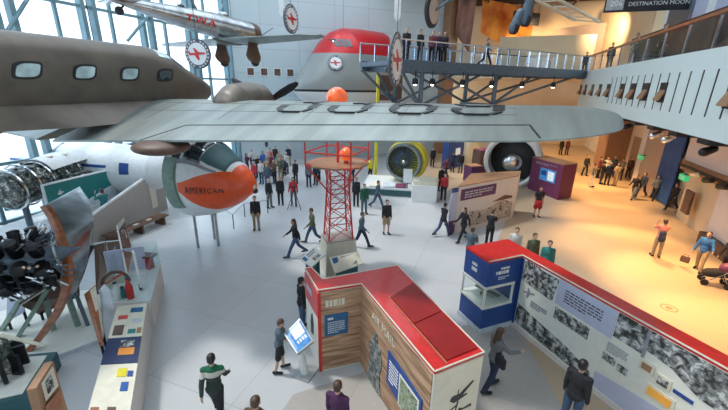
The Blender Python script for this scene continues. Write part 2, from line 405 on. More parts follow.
# upper floor of the far zone (its slab is the ceiling below)
g = MB(); pts = [NK(8.6+.0, 26.3), HL(33.8, 6.3), HL(27, 30), HL(53, 30), HL(53, -16)]
pts = [NK(20.8, 27.0), HL(33.8, 6.3), HL(33.8, 12), HL(27, 30), HL(53, 30), HL(53, -6), NK(20.8, 33)]
g.prism([(p.x, p.y) for p in pts], 7.5, 8.0); struct(g.build('floor_upper', 'beige_wall'))
g = MB().box(HL(41, 12, 15.6), (46, 16, .4), RZH); struct(g.build('ceiling_gallery', 'dark_ceiling'))
bm_ = MB()
for k in range(7): bm_.box(HL(34.5+k*1.7, 12, 15.1), (44, .12, .3), RZH)
for k in range(9): bm_.box(HL(41, -2+k*4, 14.8), (.10, 15, .2), RZH)
struct(bm_.build('trim_1', 'brown_board'))
# beige partitions upstairs
for nm, (u0, v0), (u1, v1), z1, mm in (('wall_1', (44, 8.5), (36, 10.5), 13.8, 'beige_wall'), ('wall_2', (36, 10.5), (33.5, 16.0), 13.8, 'beige_wall'), ('wall_3', (40.5, -.5), (40.0, 7.6), 11.4, 'beige_wall'),
                                 ('wall_4', (45.0, 5.0), (42.0, 8.6), 12.6, 'taupe_wall')):
    a, b2 = HL(u0, v0), HL(u1, v1); d = (b2-a); n = Vector((d.y, -d.x, 0)).normalized()*.15
    struct(MB().prism([((a+n).x, (a+n).y), ((b2+n).x, (b2+n).y), ((b2-n).x, (b2-n).y), ((a-n).x, (a-n).y)], 8.0, z1).build(nm, mm))

# ---------------------------------------------------------------- balcony on the right
bal = thing('wall_balcony', None, None, HL(0, 6.1, 0), RZH, kind='structure')   # local x = VH (away from hall), y = UH
MB().bb(0, .5, -2, 34.2, 5.43, 8.07).build('fascia_surface', 'fascia_white', bal, world=False)
sl = MB()
for k in range(26):
    u = 4.0+k*.86; sl.bb(-.015, .01, u-.03, u+.03, 6.05, 7.45)
sl.build('slot', 'black_paint', bal, world=False)
for u in (13.2, 18.0, 19.9, 21.6, 23.3, 26.0, 27.9, 30.0, 32.2, 34.0):
    wv = .34
    MB().bb(-.02, .02, u-wv, u+wv, 6.35, 7.1).build('vent_opening', 'black_paint', bal, world=False)
    MB().box((-.09, u, 6.62), (.06, wv*1.6, .42), rot=Matrix.Rotation(R(25), 3, 'Y')).build('vent_flap', 'tan_brown', bal, world=False)
MB().bb(.5, 14, -2, 34.0, 7.6, 8.05).build('balcony_slab', 'taupe_wall', bal, world=False)
MB().bb(.4, 7.5, -2, 33.8, 5.43, 5.6).build('soffit', 'taupe_wall', bal, world=False)
sp = MB()
for k in range(14): sp.bb(.15, .9, 3+k*2.2, 3.7+k*2.2, 5.22, 5.43)
sp.build('soffit_track', 'black_paint', bal, world=False)
# balustrade of the balcony: glass, posts, top rail
MB().bb(.12, .14, -2, 33.8, 8.07, 9.1).build('balustrade_glass', 'pane_glass', bal, world=False)
MB().bb(.06, .20, -2, 33.8, 9.1, 9.2).build('top_rail', 'copper_wood', bal, world=False)
po = MB()
for k in range(18): po.bb(.1, .16, -1+k*2.05, -.93+k*2.05, 8.07, 9.1)
po.build('baluster', 'chrome', bal, world=False)
# upstairs behind the balustrade
rl = thing('wall_relief', None, None, HL(0, 7.9, 0), RZH, kind='structure')
MB().bb(0, .3, 4, 29, 8.05, 9.95).build('relief_surface', 'dark_relief', rl, world=False)
for i, (u0, u1, mm) in enumerate(((24.6, 27.8, 'steel_blue_grey'), (27.8, 28.3, 'white_paint'), (20.3, 22.4, 'lavender'), (22.4, 23.2, 'white_paint'), (23.2, 25.0, 'lavender'), (12, 20.3, 'plum'))):
    MB().bb(.8, 1.0, u0, u1, 8.05, 14).build('upper_panel', mm, rl, world=False)
sg = thing('hanging_sign', 'dark hanging gallery sign with gallery number and white capital letters above the balcony', 'sign', HL(26.3, 7.9, 11.9), RZH)
# sign faces the camera: between the measured picture points on a plane facing back down the hall
a = G(603, 13, 10.8); b2 = G(692, 9.5, 10.8); sg.location = (a+b2)/2
fs = Face((a.x, a.y), (b2-a), -UH); L = (b2-a).length; sz = L/7.2
fs.panel('sign_board', 0, L, 10.8, 12.0, 'black_paint', sg, .12)
fs.panel('number_plate', .05, L*.22, 10.9, 11.8, 'kiosk_grey', sg, .02, .12)
fs.text('206', L*.095, L*.13, 11.2, 'white_ink', sg, .145)
fs.text('DESTINATION MOON', L*.068, L*.61, 11.15, 'white_ink', sg, .125)
for s_ in (.3, L): MB().tube(fs.p(s_, 12.0, .06), fs.p(s_, 15.4, .06), .02, n=6).build('hanger', 'black_metal', sg)

# ---------------------------------------------------------------- ground-floor wall at the right
lw = thing('wall_right', None, None, HL(0, 11.0, 0), RZH, kind='structure')
MB().bb(0, .5, 18, 52, 0, 5.5).build('wall_surface', 'beige_wall', lw, world=False)
MB().bb(-1.6, .5, 36.5, 39.5, 0, 5.5).build('wall_projection', 'tan_brown', lw, world=False)
MB().bb(-.5, .1, 28.4, 31.4, 0, 5.5).build('column_face', 'taupe_wall', lw, world=False)
MB().bb(-.55, .1, 31.4, 32.3, 0, 5.5).build('column_edge', 'pale_wall', lw, world=False)
MB().bb(-.1, 1, 33.4, 35.4, 0, 3.2).build('doorway', 'tan_brown', lw, world=False)
bn = thing('banner', 'deep navy blue floor-to-ceiling banner beside the taupe column', 'banner', HL(27.2, 10.55, 0), RZH)
MB().bb(-.04, .04, -1.25, 1.25, .1, 5.35).build('banner_cloth', 'navy_cloth', bn, world=False)
MB().tube((0, -1.3, 5.35), (0, 1.3, 5.35), .05).build('banner_pole', 'black_metal', bn, world=False)
nw = thing('wall_near', None, None, HL(0, 10.0, 0), RZH, kind='structure')
MB().bb(0, .6, 0, 24.2, 3.25, 5.5).build('wall_upper', 'pale_wall', nw, world=False)
MB().bb(-.08, .3, 0, 24.2, 2.75, 3.25).build('wall_lintel', 'tan_brown', nw, world=False)
MB().bb(0, .6, 0, 20.2, 0, 2.75).build('wall_lower', 'pale_wall', nw, world=False)
MB().bb(.4, .9, 20.2, 24.2, 0, 2.75).build('wall_recess', 'beige_wall', nw, world=False)
MB().bb(-.25, .05, 17.4, 20.2, 0, .55).build('baseboard', 'brown_board', nw, world=False)
MB().bb(-.06, .06, 22.2, 22.9, .7, 1.9).build('notice', 'brown_board', nw, world=False)
st = MB()
for a0, b0, cx in ((12, 24, 0),): st.bb(-.35, -.2, a0, b0, 3.0, 3.1)
st.build('track_rail', 'black_metal', nw, world=False)
for u, m2 in ((21.8, 'chrome'), (20.6, 'black_metal'), (19.4, 'black_metal'), (17.9, 'black_metal'), (16.6, 'black_metal')):
    MB().cap((-.35, u-.25, 2.95), (-.35, u+.25, 2.85), .13, .15).build('track_light', m2, nw, world=False)
for i, (u, v, z) in enumerate(((22.6, 9.55, 2.55), (30.9, 10.2, 2.2))):
    t = thing('exit_sign', ('green lit exit sign on the near pale wall above the passage', 'small green lit exit sign beside the taupe column')[i], 'exit sign', HL(u, v, z), RZH)
    MB().bb(-.08, .08, -.36, .36, -.14, .14).build('sign_case', 'exit_green', t, world=False)
    text_on('EXIT', .24, t.location+(-VH)*.09, UH*-1, (0, 0, 1), 'white_ink', t)
    MB().bb(.0, .9, -.04, .04, .14, .18).build('bracket', 'black_metal', t, world=False)
# ceiling spots under the balcony that hang beside the fascia
for i, (px, py) in enumerate(((678, 118), (660, 132), (716, 142), (632, 121), (603, 113))):
    o = thing('ceiling_spotlight', 'ceiling spotlight', 'spotlight', (0, 0, 0))
    d = ray(px, py); t_ = (6.75)/(d.dot(VH)); q = Vector((0, 0, H)) + d*t_; q.z = 5.05; o.location = q
    MB().cap((0, 0, 0), VH*-.22+Vector((0, 0, -.12)), .12, .15).build('lamp_head', ('chrome', 'chrome', 'black_metal', 'black_metal', 'black_metal')[i], o, 40, world=False)
    MB().tube((0, 0, .05), (0, 0, .40), .03).build('stem', 'black_metal', o, world=False)
    o['label'] = ('silver spotlight under the balcony edge nearest the navy banner', 'silver spotlight under the balcony above the taupe column', 'black spotlight under the balcony above the pale near wall', 'black spotlight under the balcony beyond the wing tip', 'small black spotlight under the farthest balcony edge')[i]

# ---------------------------------------------------------------- footbridge
BA = R(30); BNv = Vector((math.cos(BA), math.sin(BA), 0)); BKv = Vector((-BNv.y, BNv.x, 0)); BE = Vector((17.2, 29.4, 0))
def BR(n, k, z=0.0): return BE + BNv*(n-26.7) + BKv*(k-22.6) + Vector((0, 0, z))
def BPX(x, y, k=22.9):
    d = ray(x, y); t = (k-(Vector((0, 0, 0))-BE).dot(BKv)-22.6)/d.dot(BKv); q = d*t; return (q-BE).dot(BNv)+26.7, H+q.z
br = thing('footbridge', 'dark steel footbridge with glass railings crossing the hall to the balcony', 'bridge', BR(0, 22.6, 0), BA)
n0, n1 = BPX(388, 60)[0], 27.0
MB().bb(n0, n1, 0, .3, 7.55, 8.12).build('edge_beam', 'steel_blue_grey', br, world=False)
MB().bb(n0, n1, 3.1, 3.4, 7.55, 8.12).build('edge_beam', 'steel_blue_grey', br, world=False)
MB().bb(n0, n1, .3, 3.1, 7.8, 8.05).build('deck', 'steel_blue_grey', br, world=False)
jo = MB()
for k in range(12): jo.bb(n0+.5+k*1.6, n0+.62+k*1.6, .3, 3.1, 7.5, 7.8)
jo.build('joist', 'steel_blue_grey', br, world=False)
for y in (.1, 3.3):
    MB().bb(n0, n1, y-.01, y+.01, 8.15, 9.02).build('railing_glass', 'pane_glass', br, world=False)
    rr_ = MB().tube((n0, y, 9.1), (n1, y, 9.1), .045)
    rr_.build('handrail', 'chrome', br, world=False)
    pme = MB().bb(-.03, .03, -.04, .04, 0, 1.0).mesh('railing_post'); pme.materials.append(MATS['chrome'])
    for k in range(int(n1-n0)+1):
        q = bpy.data.objects.new('railing_post', pme); COL.objects.link(q); q.parent = br; q.location = (n0+k*1.0, y, 8.1)
NA, ZA = BPX(421, 106); NB, ZB = BPX(494, 104)
for nd, zz in ((NA, ZA), (NB, ZB)):
    for y in (.4, 3.0):
        MB().tube((nd, y, 7.7), (nd, y, zz), .14).build('post', 'steel_blue_grey', br, world=False)
    MB().bb(nd-.25, nd+.25, .2, 3.2, zz-.3, zz).build('column_head', 'steel_blue_grey', br, world=False)
for (a1, z1_, px) in ((NA, ZA, 402), (NA, ZA, 386), (NA, ZA, 486), (NB, ZB, 437), (NB, ZB, 536), (NB, ZB, 577)):
    a2 = BPX(px, 72)[0]
    for y in (.4, 3.0):
        MB().tube((a1, y, z1_), (a2, y, 7.65), .085, n=8).build('strut', 'steel_blue_grey', br, world=False)
# lamps under the bridge
LB = [(BPX(412, 80)[0], 'left end of'), (BPX(429, 80)[0], 'left of the cross braces of'), (BPX(459, 82)[0], 'middle of'), (BPX(488, 84)[0], 'just left of the right post of'), (BPX(518, 86)[0], 'right of the right post of'), (BPX(549, 87)[0], 'near the balcony end of')]
for i, (n_, tx) in enumerate(LB):
    o = thing('bridge_spotlight', 'small lit black spotlight under the footbridge, at the %s it' % tx, 'spotlight', BR(n_, 22.6, 7.2), BA, 'spotlights under the footbridge')
    o['label'] = ('lit spotlight under the left end of the footbridge', 'lit spotlight under the footbridge just right of its left post', 'lit spotlight under the footbridge above the crossed braces', 'lit spotlight under the footbridge just left of its right post', 'lit spotlight under the footbridge just right of its right post', 'lit spotlight under the footbridge closest to the balcony')[i]
    MB().lathe([(.12, 0), (.17, -.1), (.17, -.34), (.14, -.34)], (0, 0, 0), n=14).build('lamp_housing', 'black_metal', o, 40, world=False)
    MB().sph((0, 0, -.34), (.10, .10, .06), 12, 6).build('lamp_lens', 'lamp_glow', o, 180, world=False)
    MB().tube((0, 0, 0), (0, 0, .45), .025, n=6).build('stem', 'black_metal', o, world=False)
# murals / banners up behind the bridge
def hung(name, label, cat, pts, k, m, th=.08, hang=16.0, frame=None, world_dir=None):
    ps = [NK(a, k, z) for a, z in pts]
    c = sum(ps, Vector())/len(ps); o = thing(name, label, cat, (c.x, c.y, min(p.z for p in ps)), RZN)
    MB().slab(ps, KK*th).build('banner_cloth', m, o)
    top = max(p.z for p in ps)
    h = MB()
    xs = sorted(a for a, z in pts)
    for a in (xs[0]+.2, xs[-1]-.2): h.tube(NK(a, k+.04, top-.3), NK(a, k+.04, hang), .02, n=5)
    h.build('hanging_wires', 'black_metal', o)
    return o
hung('banner', 'tall dark brown and copper hanging banner left of the orange mural', 'banner', [(21.0, 14.5), (22.9, 14.6), (22.7, 9.9), (20.9, 11.6)], 32.2, 'brown_mural')
o = hung('orange_panel', 'large orange and gold mural panel hung above the bridge', 'mural', [(24.6, 15.0), (33.5, 14.5), (36.5, 12.2), (40.5, 10.6), (36, 11.2), (31, 11.9), (27, 11.2), (24.7, 12.0)], 33.5, 'orange_mural')
o = hung('gallery_sign', 'small black hanging sign with pale lettering in front of the orange mural', 'sign', [(26.4, 12.6), (29.6, 12.6), (29.6, 13.7), (26.4, 13.7)], 31.0, 'black_paint')
fk = Face(NK(26.4, 31.0), NN, -KK)
fk.lines('sign_lettering', .25, 2.95, 13.2, 13.6, 1, 'pale_ink', o, off=.002, fill=.85); fk.lines('sign_lettering', .6, 2.6, 12.7, 13.1, 1, 'pale_ink', o, off=.002, fill=.85)

# unseen hall end, side wall and skylit roof, added to cut the sky light
g = MB().box(HL(-9, -6, 11), (34, .5, 22), RZH); struct(g.build('wall_front_unseen', 'cool_wall'))
g = MB().box(HL(-4.0, 17.0, 8), (.5, 18, 20), RZH); struct(g.build('wall_side_unseen', 'cool_wall'))
rf = thing('ceiling', None, None, HL(0, 0, 22), RZH, kind='structure')
MB().bb(-4.5, 26, -9, 60, 0, .4).build('ceiling_panel_unseen', 'cool_wall', rf, world=False)
MB().bb(-22, -18.5, -9, 60, 0, .4).build('ceiling_panel_unseen', 'cool_wall', rf, world=False)
for k in range(9): MB().bb(-18.5, -4.5, -8+k*7.5, -7.6+k*7.5, 0, .5).build('skylight_beam', 'mullion_paint', rf, world=False)

q = G(669, 308, .008); o = thing('floor_outlet', 'small round floor outlet on the tan floor beyond the long exhibit wall', 'floor outlet', tuple(q), 0)
MB().lathe([(.24, 0), (.24, .006), (.20, .006), (.20, 0)], (0, 0, 0), n=32, cap=False).build('outlet_ring', 'tan_brown', o, world=False); MB().lathe([(.10, 0), (.10, .006)], (0, 0, 0), n=20).build('outlet_cover', 'tan_brown', o, world=False)

# ================================================================== AIRCRAFT
class Loft:
    """a body lofted along an axis; sections (t, zc, half width, height up, height down, exponent)"""
    def __init__(s, org, fwd, secs): 
        s.o = Vector(org); s.f = Vector(fwd).normalized(); s.l = s.f.cross(Vector((0, 0, 1))).normalized(); s.u = s.l.cross(s.f); s.secs = secs
    def sec(s, t):
        S = s.secs
        if t <= S[0][0]: return S[0][1:]
        for a, b in zip(S[:-1], S[1:]):
            if t <= b[0]:
                k = (t-a[0])/(b[0]-a[0]); return tuple(x+(y-x)*k for x, y in zip(a[1:], b[1:]))
        return S[-1][1:]
    def pt(s, t, th, off=0.0):
        zc, w_, hu, hd, e = s.sec(t); c, n = math.cos(th), math.sin(th)
        x = math.copysign(abs(c)**(2/e), c)*w_; z = math.copysign(abs(n)**(2/e), n)*(hu if n > 0 else hd)
        p = Vector((x, z)); 
        if off: p = p*(1+off/max(.05, p.length))
        return s.o + s.f*t + s.l*p.x + s.u*(zc+p.y)
    def body(s, t0, t1, nt=30, n=32, mb=None):
        mb = mb or MB(); ts = sorted(set([t0+(t1-t0)*i/nt for i in range(nt+1)]+[q[0] for q in s.secs if t0 < q[0] < t1]))
        return mb.loft([[s.pt(t, 2*PI*i/n) for i in range(n)] for t in ts])
    def patch(s, t0, t1, f0, f1, off=.012, nt=14, nn=8, mb=None):
        """surface patch lying on the skin, between angle functions f0(t) and f1(t), thin"""
        mb = mb or MB(); f0 = f0 if callable(f0) else (lambda t, a=f0: a); f1 = f1 if callable(f1) else (lambda t, a=f1: a)
        ts = [t0+(t1-t0)*i/nt for i in range(nt+1)]
        g = [[s.pt(t, f0(t)+(f1(t)-f0(t))*j/nn, off) for j in range(nn+1)] for t in ts]
        h = [[s.pt(t, f0(t)+(f1(t)-f0(t))*j/nn, -.02) for j in range(nn+1)] for t in ts]
        vs = [p for r in g for p in r]+[p for r in h for p in r]; W_ = nn+1; Nn = (nt+1)*W_; fs = []
        for i in range(nt):
            for j in range(nn):
                a = i*W_+j; fs.append((a, a+1, a+W_+1, a+W_)); fs.append((Nn+a, Nn+a+W_, Nn+a+W_+1, Nn+a+1))
        for i in range(nt):
            for j in (0, nn): a = i*W_+j; fs.append((a, a+W_, Nn+a+W_, Nn+a))
        for j in range(nn):
            for i in (0, nt): a = i*W_+j; fs.append((a, a+1, Nn+a+1, Nn+a))
        return mb.add(vs, fs)
def cables(root, pts, top=21.5, r=.012):
    m = MB()
    for p in pts: m.tube(p, Vector((p[0], p[1], top)), r, n=5)
    return m.build('suspension_cable', 'black_metal', root)

# ---------------------------------------------------------------- foreground airliner
air = thing('airliner', 'huge olive and grey twin-engined airliner hanging overhead, its wing crossing the view', 'aircraft', HL(6, -11.1, 5.2), RZH)
fv = -11.1
FU = Loft(HL(0, fv, 0), UH, [(-5, 6.95, .45, .55, .5, 2.3), (-2, 6.9, .68, .8, .8, 2.4), (2, 6.82, .84, 1.02, 1.0, 2.5), (6, 6.8, .87, 1.07, 1.05, 2.5), (9.4, 6.8, .87, 1.06, 1.02, 2.5), (10.1, 6.76, .84, .98, .98, 2.4), (10.8, 6.66, .74, .70, .85, 2.2), (11.5, 6.56, .58, .50, .62, 2.1), (12.1, 6.48, .34, .3, .36, 2), (12.35, 6.45, .06, .06, .08, 2)])
FU.body(-5, 12.35, 40).build('fuselage', 'olive_alu', air, 60)
for u in (3.2, 4.45, 5.70, 6.98, 8.25, 9.5):
    z0 = .17
    fr = MB(); pn = MB()
    for mb_, w_, h_, o0, o1 in ((fr, .30, .20, -.04, .02), (pn, .235, .15, .0, .035)):
        def ringp(o_): return [HL(u+w_*math.copysign(abs(math.cos(a))**.55, math.cos(a))+0.10*math.sin(a), -10.235+o_, 6.98+h_*math.copysign(abs(math.sin(a))**.55, math.sin(a))) for a in [2*PI*i/20 for i in range(20)]]
        mb_.loft([ringp(o0), ringp(o1)])
    f_ = fr.build('window_frame', 'black_paint', air); pn.build('window_pane', 'cockpit_glass' if u in (9.5, 3.2) else 'window_light', f_)
cw = FU.patch(9.55, 10.02, R(42), R(64), .015, 4, 4).build('cockpit_side_window', 'window_light', air)
for a0, a1 in ((R(44), R(66)), (R(70), R(89)), (R(91), R(110)), (R(114), R(136))):
    FU.patch(10.12, 10.6, a0, a1, .015, 5, 4).build('windshield_pane', 'cockpit_glass', air)
# wing
def wing_s(v):
    """returns u of trailing edge, u of leading edge, z of trailing edge, height scale (v measured from the hall axis)"""
    side = v if v >= fv else 2*fv-v
    te = 6.15+(side+11)*.062; c = 4.4-(side+11)*.175; le = te+c; zt = 5.28+(side+11)*.057; hs = 1.0
    if side > .3:
        t = min(1, (side-.3)/1.9); sh = math.sqrt(max(0, 1-t*t)); sh = max(sh, .02)
        te = 7.85-(7.85-te)*sh; le = 7.85+(le-7.85)*sh; zt = zt+(6.2-zt)*(1-sh)*1.0; hs = sh**.6
    return te, le, zt, hs
UP = [(0, 0), (.15, .05), (.3, .105), (.45, .155), (.58, .192), (.70, .215), (.8, .22), (.88, .208), (.94, .185), (.98, .155), (1, .115)]
LO = [(1, .115), (.985, .07), (.94, .03), (.85, .0), (.6, -.02), (.3, -.015), (0, -.012)]
def wp(v, s_, upper=True, off=0.0):
    te, le, zt, hs = wing_s(v); c = le-te; T = UP if upper else LO[::-1]
    for (a, h0), (b, h1) in zip(T[:-1], T[1:]):
        if a <= s_ <= b: h = h0+(h1-h0)*(s_-a)/max(1e-6, b-a); break
    side = v if v >= fv else 2*fv-v
    cc = 4.4-(min(side, .6)+11)*.175
    return HL(te+c*s_, v, zt+h*cc*hs*(.98 if upper else 1)+off)
def wing(v0, v1, n):
    rings = []
    for k in range(n+1):
        t = k/n; v = v0+(v1-v0)*t
        rings.append([wp(v, s_, True) for s_, _ in UP] + [wp(v, s_, False) for s_, _ in LO[1:]])
    return MB().loft(rings)
MB_w = MB()
vs_ = [fv+.3+(.3-fv-.3)*i/24 for i in range(25)] + [.3+1.895*math.sin(PI/2*i/14) for i in range(1, 15)]
MB_w.loft([[wp(v, s_, True) for s_, _ in UP] + [wp(v, s_, False) for s_, _ in LO[1:]] for v in vs_])
wg = MB_w.build('wing', 'dull_alu', air, 40)
vs2 = [2*fv-v for v in vs_]
MB().loft([[wp(v, s_, True) for s_, _ in UP] + [wp(v, s_, False) for s_, _ in LO[1:]] for v in vs2]).build('wing', 'dull_alu', air, 40)
def strip(mb_, pts, wid, off=.008):
    """ribbon on the wing's upper skin through (v, s) points"""
    for (v0, s0), (v1, s1) in zip(pts[:-1], pts[1:]):
        n = max(2, int(abs(v1-v0)/.25)+int(abs(s1-s0)/.03)+1)
        for i in range(n):
            a = (v0+(v1-v0)*i/n, s0+(s1-s0)*i/n); b = (v0+(v1-v0)*(i+1)/n, s0+(s1-s0)*(i+1)/n)
            A, B = wp(*a, True, off), wp(*b, True, off); d = (B-A); nn_ = Vector((-d.y, d.x, 0)).normalized()*wid/2
            C_, D_ = wp(*a, True, -.02), wp(*b, True, -.02)
            mb_.add([A-nn_, B-nn_, B+nn_, A+nn_, C_-nn_, D_-nn_, D_+nn_, C_+nn_], [(0, 1, 2, 3), (4, 7, 6, 5), (0, 4, 5, 1), (3, 2, 6, 7), (0, 3, 7, 4), (1, 5, 6, 2)])
    return mb_
al = MB(); strip(al, [(-7.9, .0), (-7.3, .215), (.62, .26), (.78, .03)], .035)
al.build('aileron_gap', 'black_paint', wg)
sm = MB()
for v in (-9.0, -6.6, -4.2, -1.9): strip(sm, [(v, .3), (v, .86)], .014, .004)
for s_ in (.45, .62): strip(sm, [(-9.6, s_), (.4, s_)], .012, .004)
sm.build('panel_seam', 'olive_alu', wg)
DG = {'3': [(.0, .72), (.0, .9), (.2, 1), (.8, 1), (1, .86), (1, .62), (.8, .52), (.45, .52), (.8, .52), (1, .42), (1, .14), (.8, 0), (.2, 0), (0, .12), (0, .3)],
      '6': [(1, .86), (.8, 1), (.2, 1), (0, .86), (0, .14), (.2, 0), (.8, 0), (1, .14), (1, .4), (.8, .52), (.2, .52), (0, .42)],
      '9': [(0, .26), (0, .14), (.2, 0), (.8, 0), (1, .14), (1, .86), (.8, 1), (.2, 1), (0, .86), (0, .6), (.2, .48), (.8, .48), (1, .6)]}
for ch, v0 in (('3', -5.35), ('3', -3.9), ('6', -2.35), ('9', -.95)):
    d = MB(); strip(d, [(v0+.14+x*.86, .47+y*.46) for x, y in DG[ch]], .24, .006); d.build('registration_digit', 'black_paint', wg)
# root fairing
MB().loft([[FU.pt(t, a) for a in [R(x) for x in (-150, -120, -90, -60, -30)]] + [HL(t, -10.6+ (1.3 if 6 < t < 10.4 else .5)*k, 5.75-.12*k) for k in (.7, .3, -.6)] for t in (4.2, 5.0, 6.2, 7.5, 9, 10.2, 11)]).build('wing_root_fairing', 'olive_alu', air, 70)
# nacelles and propellers
for nv in (-7.5, 2*fv+7.5):
    NC = Loft(HL(0, nv, 6.12), UH, [(8.7, -.1, .3, .2, .3, 2), (8.95, -.02, .5, .45, .5, 2), (9.3, 0, .65, .64, .64, 2), (10.0, 0, .70, .70, .70, 2), (10.55, 0, .66, .66, .66, 2), (10.62, 0, .58, .58, .58, 2)])
    nc = NC.body(8.7, 10.62, 20, 28).build('engine_nacelle', 'olive_alu', air, 50)
    MB().lathe([(.56, 0), (.56, .02), (.3, .06), (.22, .16), (.1, .24)], HL(10.6, nv, 6.12), UH).build('engine_front', 'copper_wood', nc, 40)
    hubp = HL(10.92, nv, 6.12); MB().lathe([(.05, -.1), (.12, -.05), (.12, .1), (.06, .2), (.01, .24)], hubp, UH).build('propeller_hub', 'chrome', air, 40)
    for a in (28, 148, 268):
        dv = VH*math.cos(R(a)) + Vector((0, 0, math.sin(R(a)))); nm = UH.cross(dv)
        rg = []
        for r_, w_, th_, tw in ((.08, .05, .05, 50), (.35, .09, .03, 40), (.8, .13, .02, 30), (1.2, .12, .012, 22), (1.45, .07, .008, 18), (1.5, .02, .005, 18)):
            ax = nm*math.cos(R(tw)) + UH*math.sin(R(tw)); ay = ax.cross(dv)
            rg.append([hubp+dv*r_+ax*w_*math.cos(q)+ay*th_*math.sin(q) for q in [2*PI*i/10 for i in range(10)]])
        MB().loft(rg).build('propeller_blade', 'black_paint', air, 60)
    MB().sph(HL(6.55, nv, 5.29), (.66, .62, .19), 24, 14).build('wheel_fairing', 'brown_board', air, 180)
cables(air, [HL(8, fv, 7.85), HL(-2, fv, 7.6)])

# ---------------------------------------------------------------- silver mail plane up left (TWA)
A1 = R(31); fd = Vector((math.sin(A1), math.cos(A1), 0)); nose = P(259, 35, 28.5); nose.z -= .1
L1 = 9.3; tl = nose - fd*L1 + Vector((0, 0, .55)); fdir = (nose-tl).normalized()
tw = thing('mail_plane', 'silver low-wing mail plane with red airline letters hanging at upper left', 'aircraft', tuple((nose+tl)/2-Vector((0, 0, 1.2))), 0)
TW = Loft(tl, fdir, [(0, .1, .06, .12, .1, 2), (1.5, .06, .28, .34, .3, 2), (3.5, 0, .5, .58, .5, 2), (5.5, 0, .66, .72, .66, 2), (7.5, 0, .72, .74, .74, 2), (8.3, 0, .74, .74, .74, 2), (8.9, 0, .70, .70, .70, 2), (9.0, 0, .5, .5, .5, 2), (9.3, 0, .12, .12, .12, 2)])
TW.body(0, 9.3, 26, 24).build('fuselage', 'polished_alu', tw, 60)
TW.patch(8.35, 8.8, 0, 2*PI, .02, 4, 28).build('engine_cowling', 'brown_board', tw, 60)
MB().sph(TW.pt(6.4, PI/2), (.35, .35, .22)).build('cockpit_hump', 'polished_alu', tw, 180)
MB().sph(TW.pt(3.6, PI/2, .0), (.22, .22, .16)).build('windscreen', 'cockpit_glass', tw, 180)
vs3, fs3 = text_geo('TWA', .62, .01, 'CENTER', 1.35)
b = MB(); b.add([TW.pt(4.45+v.x*1.1, R(-2)+v.y*1.25, .05+v.z) for v in vs3], fs3); b.build('lettering', 'red_paint', tw)
side = fdir.cross(Vector((0, 0, 1))).normalized()
for sgn in (1, -1):
    rg = []
    for k in range(9):
        q = k/8; c = 2.4*(1-.45*q)*(1 if q < .95 else .5); mid = TW.o+TW.f*6.9+side*sgn*(.3+7.0*q)+Vector((0, 0, -.72+.02*q)); th_ = .17*(1-.6*q)
        rg.append([mid+TW.f*c*(.5*math.cos(a)) + Vector((0, 0, th_*math.sin(a)*(1 if math.sin(a) > 0 else .5))) for a in [2*PI*i/14 for i in range(14)]])
    MB().loft(rg).build('wing', 'dull_alu', tw, 50)
    lg = TW.o+TW.f*7.3+side*sgn*1.5+Vector((0, 0, -.55))
    MB().loft([[lg+Vector((0, 0, z))+TW.f*(a_*math.cos(t)+sh)+side*.16*math.sin(t)*s2 for t in [2*PI*i/12 for i in range(12)]] for z, a_, sh, s2 in ((0, .30, 0, .7), (-.5, .42, 0, 1), (-1.0, .62, 0, 1.2), (-1.25, .50, .05, 1.1), (-1.42, .22, .1, .6))]).build('wheel_spat', 'brown_board', tw, 50)
    MB().lathe([(.1, -.07), (.30, -.07), (.30, .07), (.1, .07)], lg+Vector((0, 0, -1.3))+TW.f*.1, side, 16).build('wheel', 'dark_rubber', tw, 40)
    st = TW.o+TW.f*.55
    MB().loft([[st+side*sgn*(.05+1.5*q)+TW.f*(.5*math.cos(a)*(1-.3*q)-.1*q)+Vector((0, 0, .15+.04*math.sin(a))) for a in [2*PI*i/10 for i in range(10)]] for q in (0, .5, .9, 1)]).build('tailplane', 'polished_alu', tw, 50)
fn = [TW.o+TW.f*a+Vector((0, 0, z)) for a, z in ((-.25, .0), (-.35, .7), (-.1, 1.15), (.35, 1.25), (.9, .7), (1.3, .25))]
MB().slab([p-side*.04 for p in fn], side*.08).build('tail_fin', 'brown_board', tw)
MB().lathe([(.08, -.05), (.2, -.05), (.2, .05), (.08, .05)], TW.o+TW.f*.3+Vector((0, 0, -.35)), side, 14).build('tail_wheel', 'dark_rubber', tw, 40)
MB().tube(TW.o+TW.f*.3+Vector((0, 0, -.35)), TW.o+TW.f*.6, .05).build('tail_strut', 'black_metal', tw)
for a in (20, 200):
    d_ = side*math.cos(R(a))+Vector((0, 0, math.sin(R(a)))); MB().cap(nose+TW.f*.05, nose+TW.f*.05+d_*1.35, .07, .04, 8, .3).build('propeller_blade', 'steel_blue_grey', tw, 60)
cables(tw, [TW.pt(2, PI/2), TW.pt(7, PI/2)])

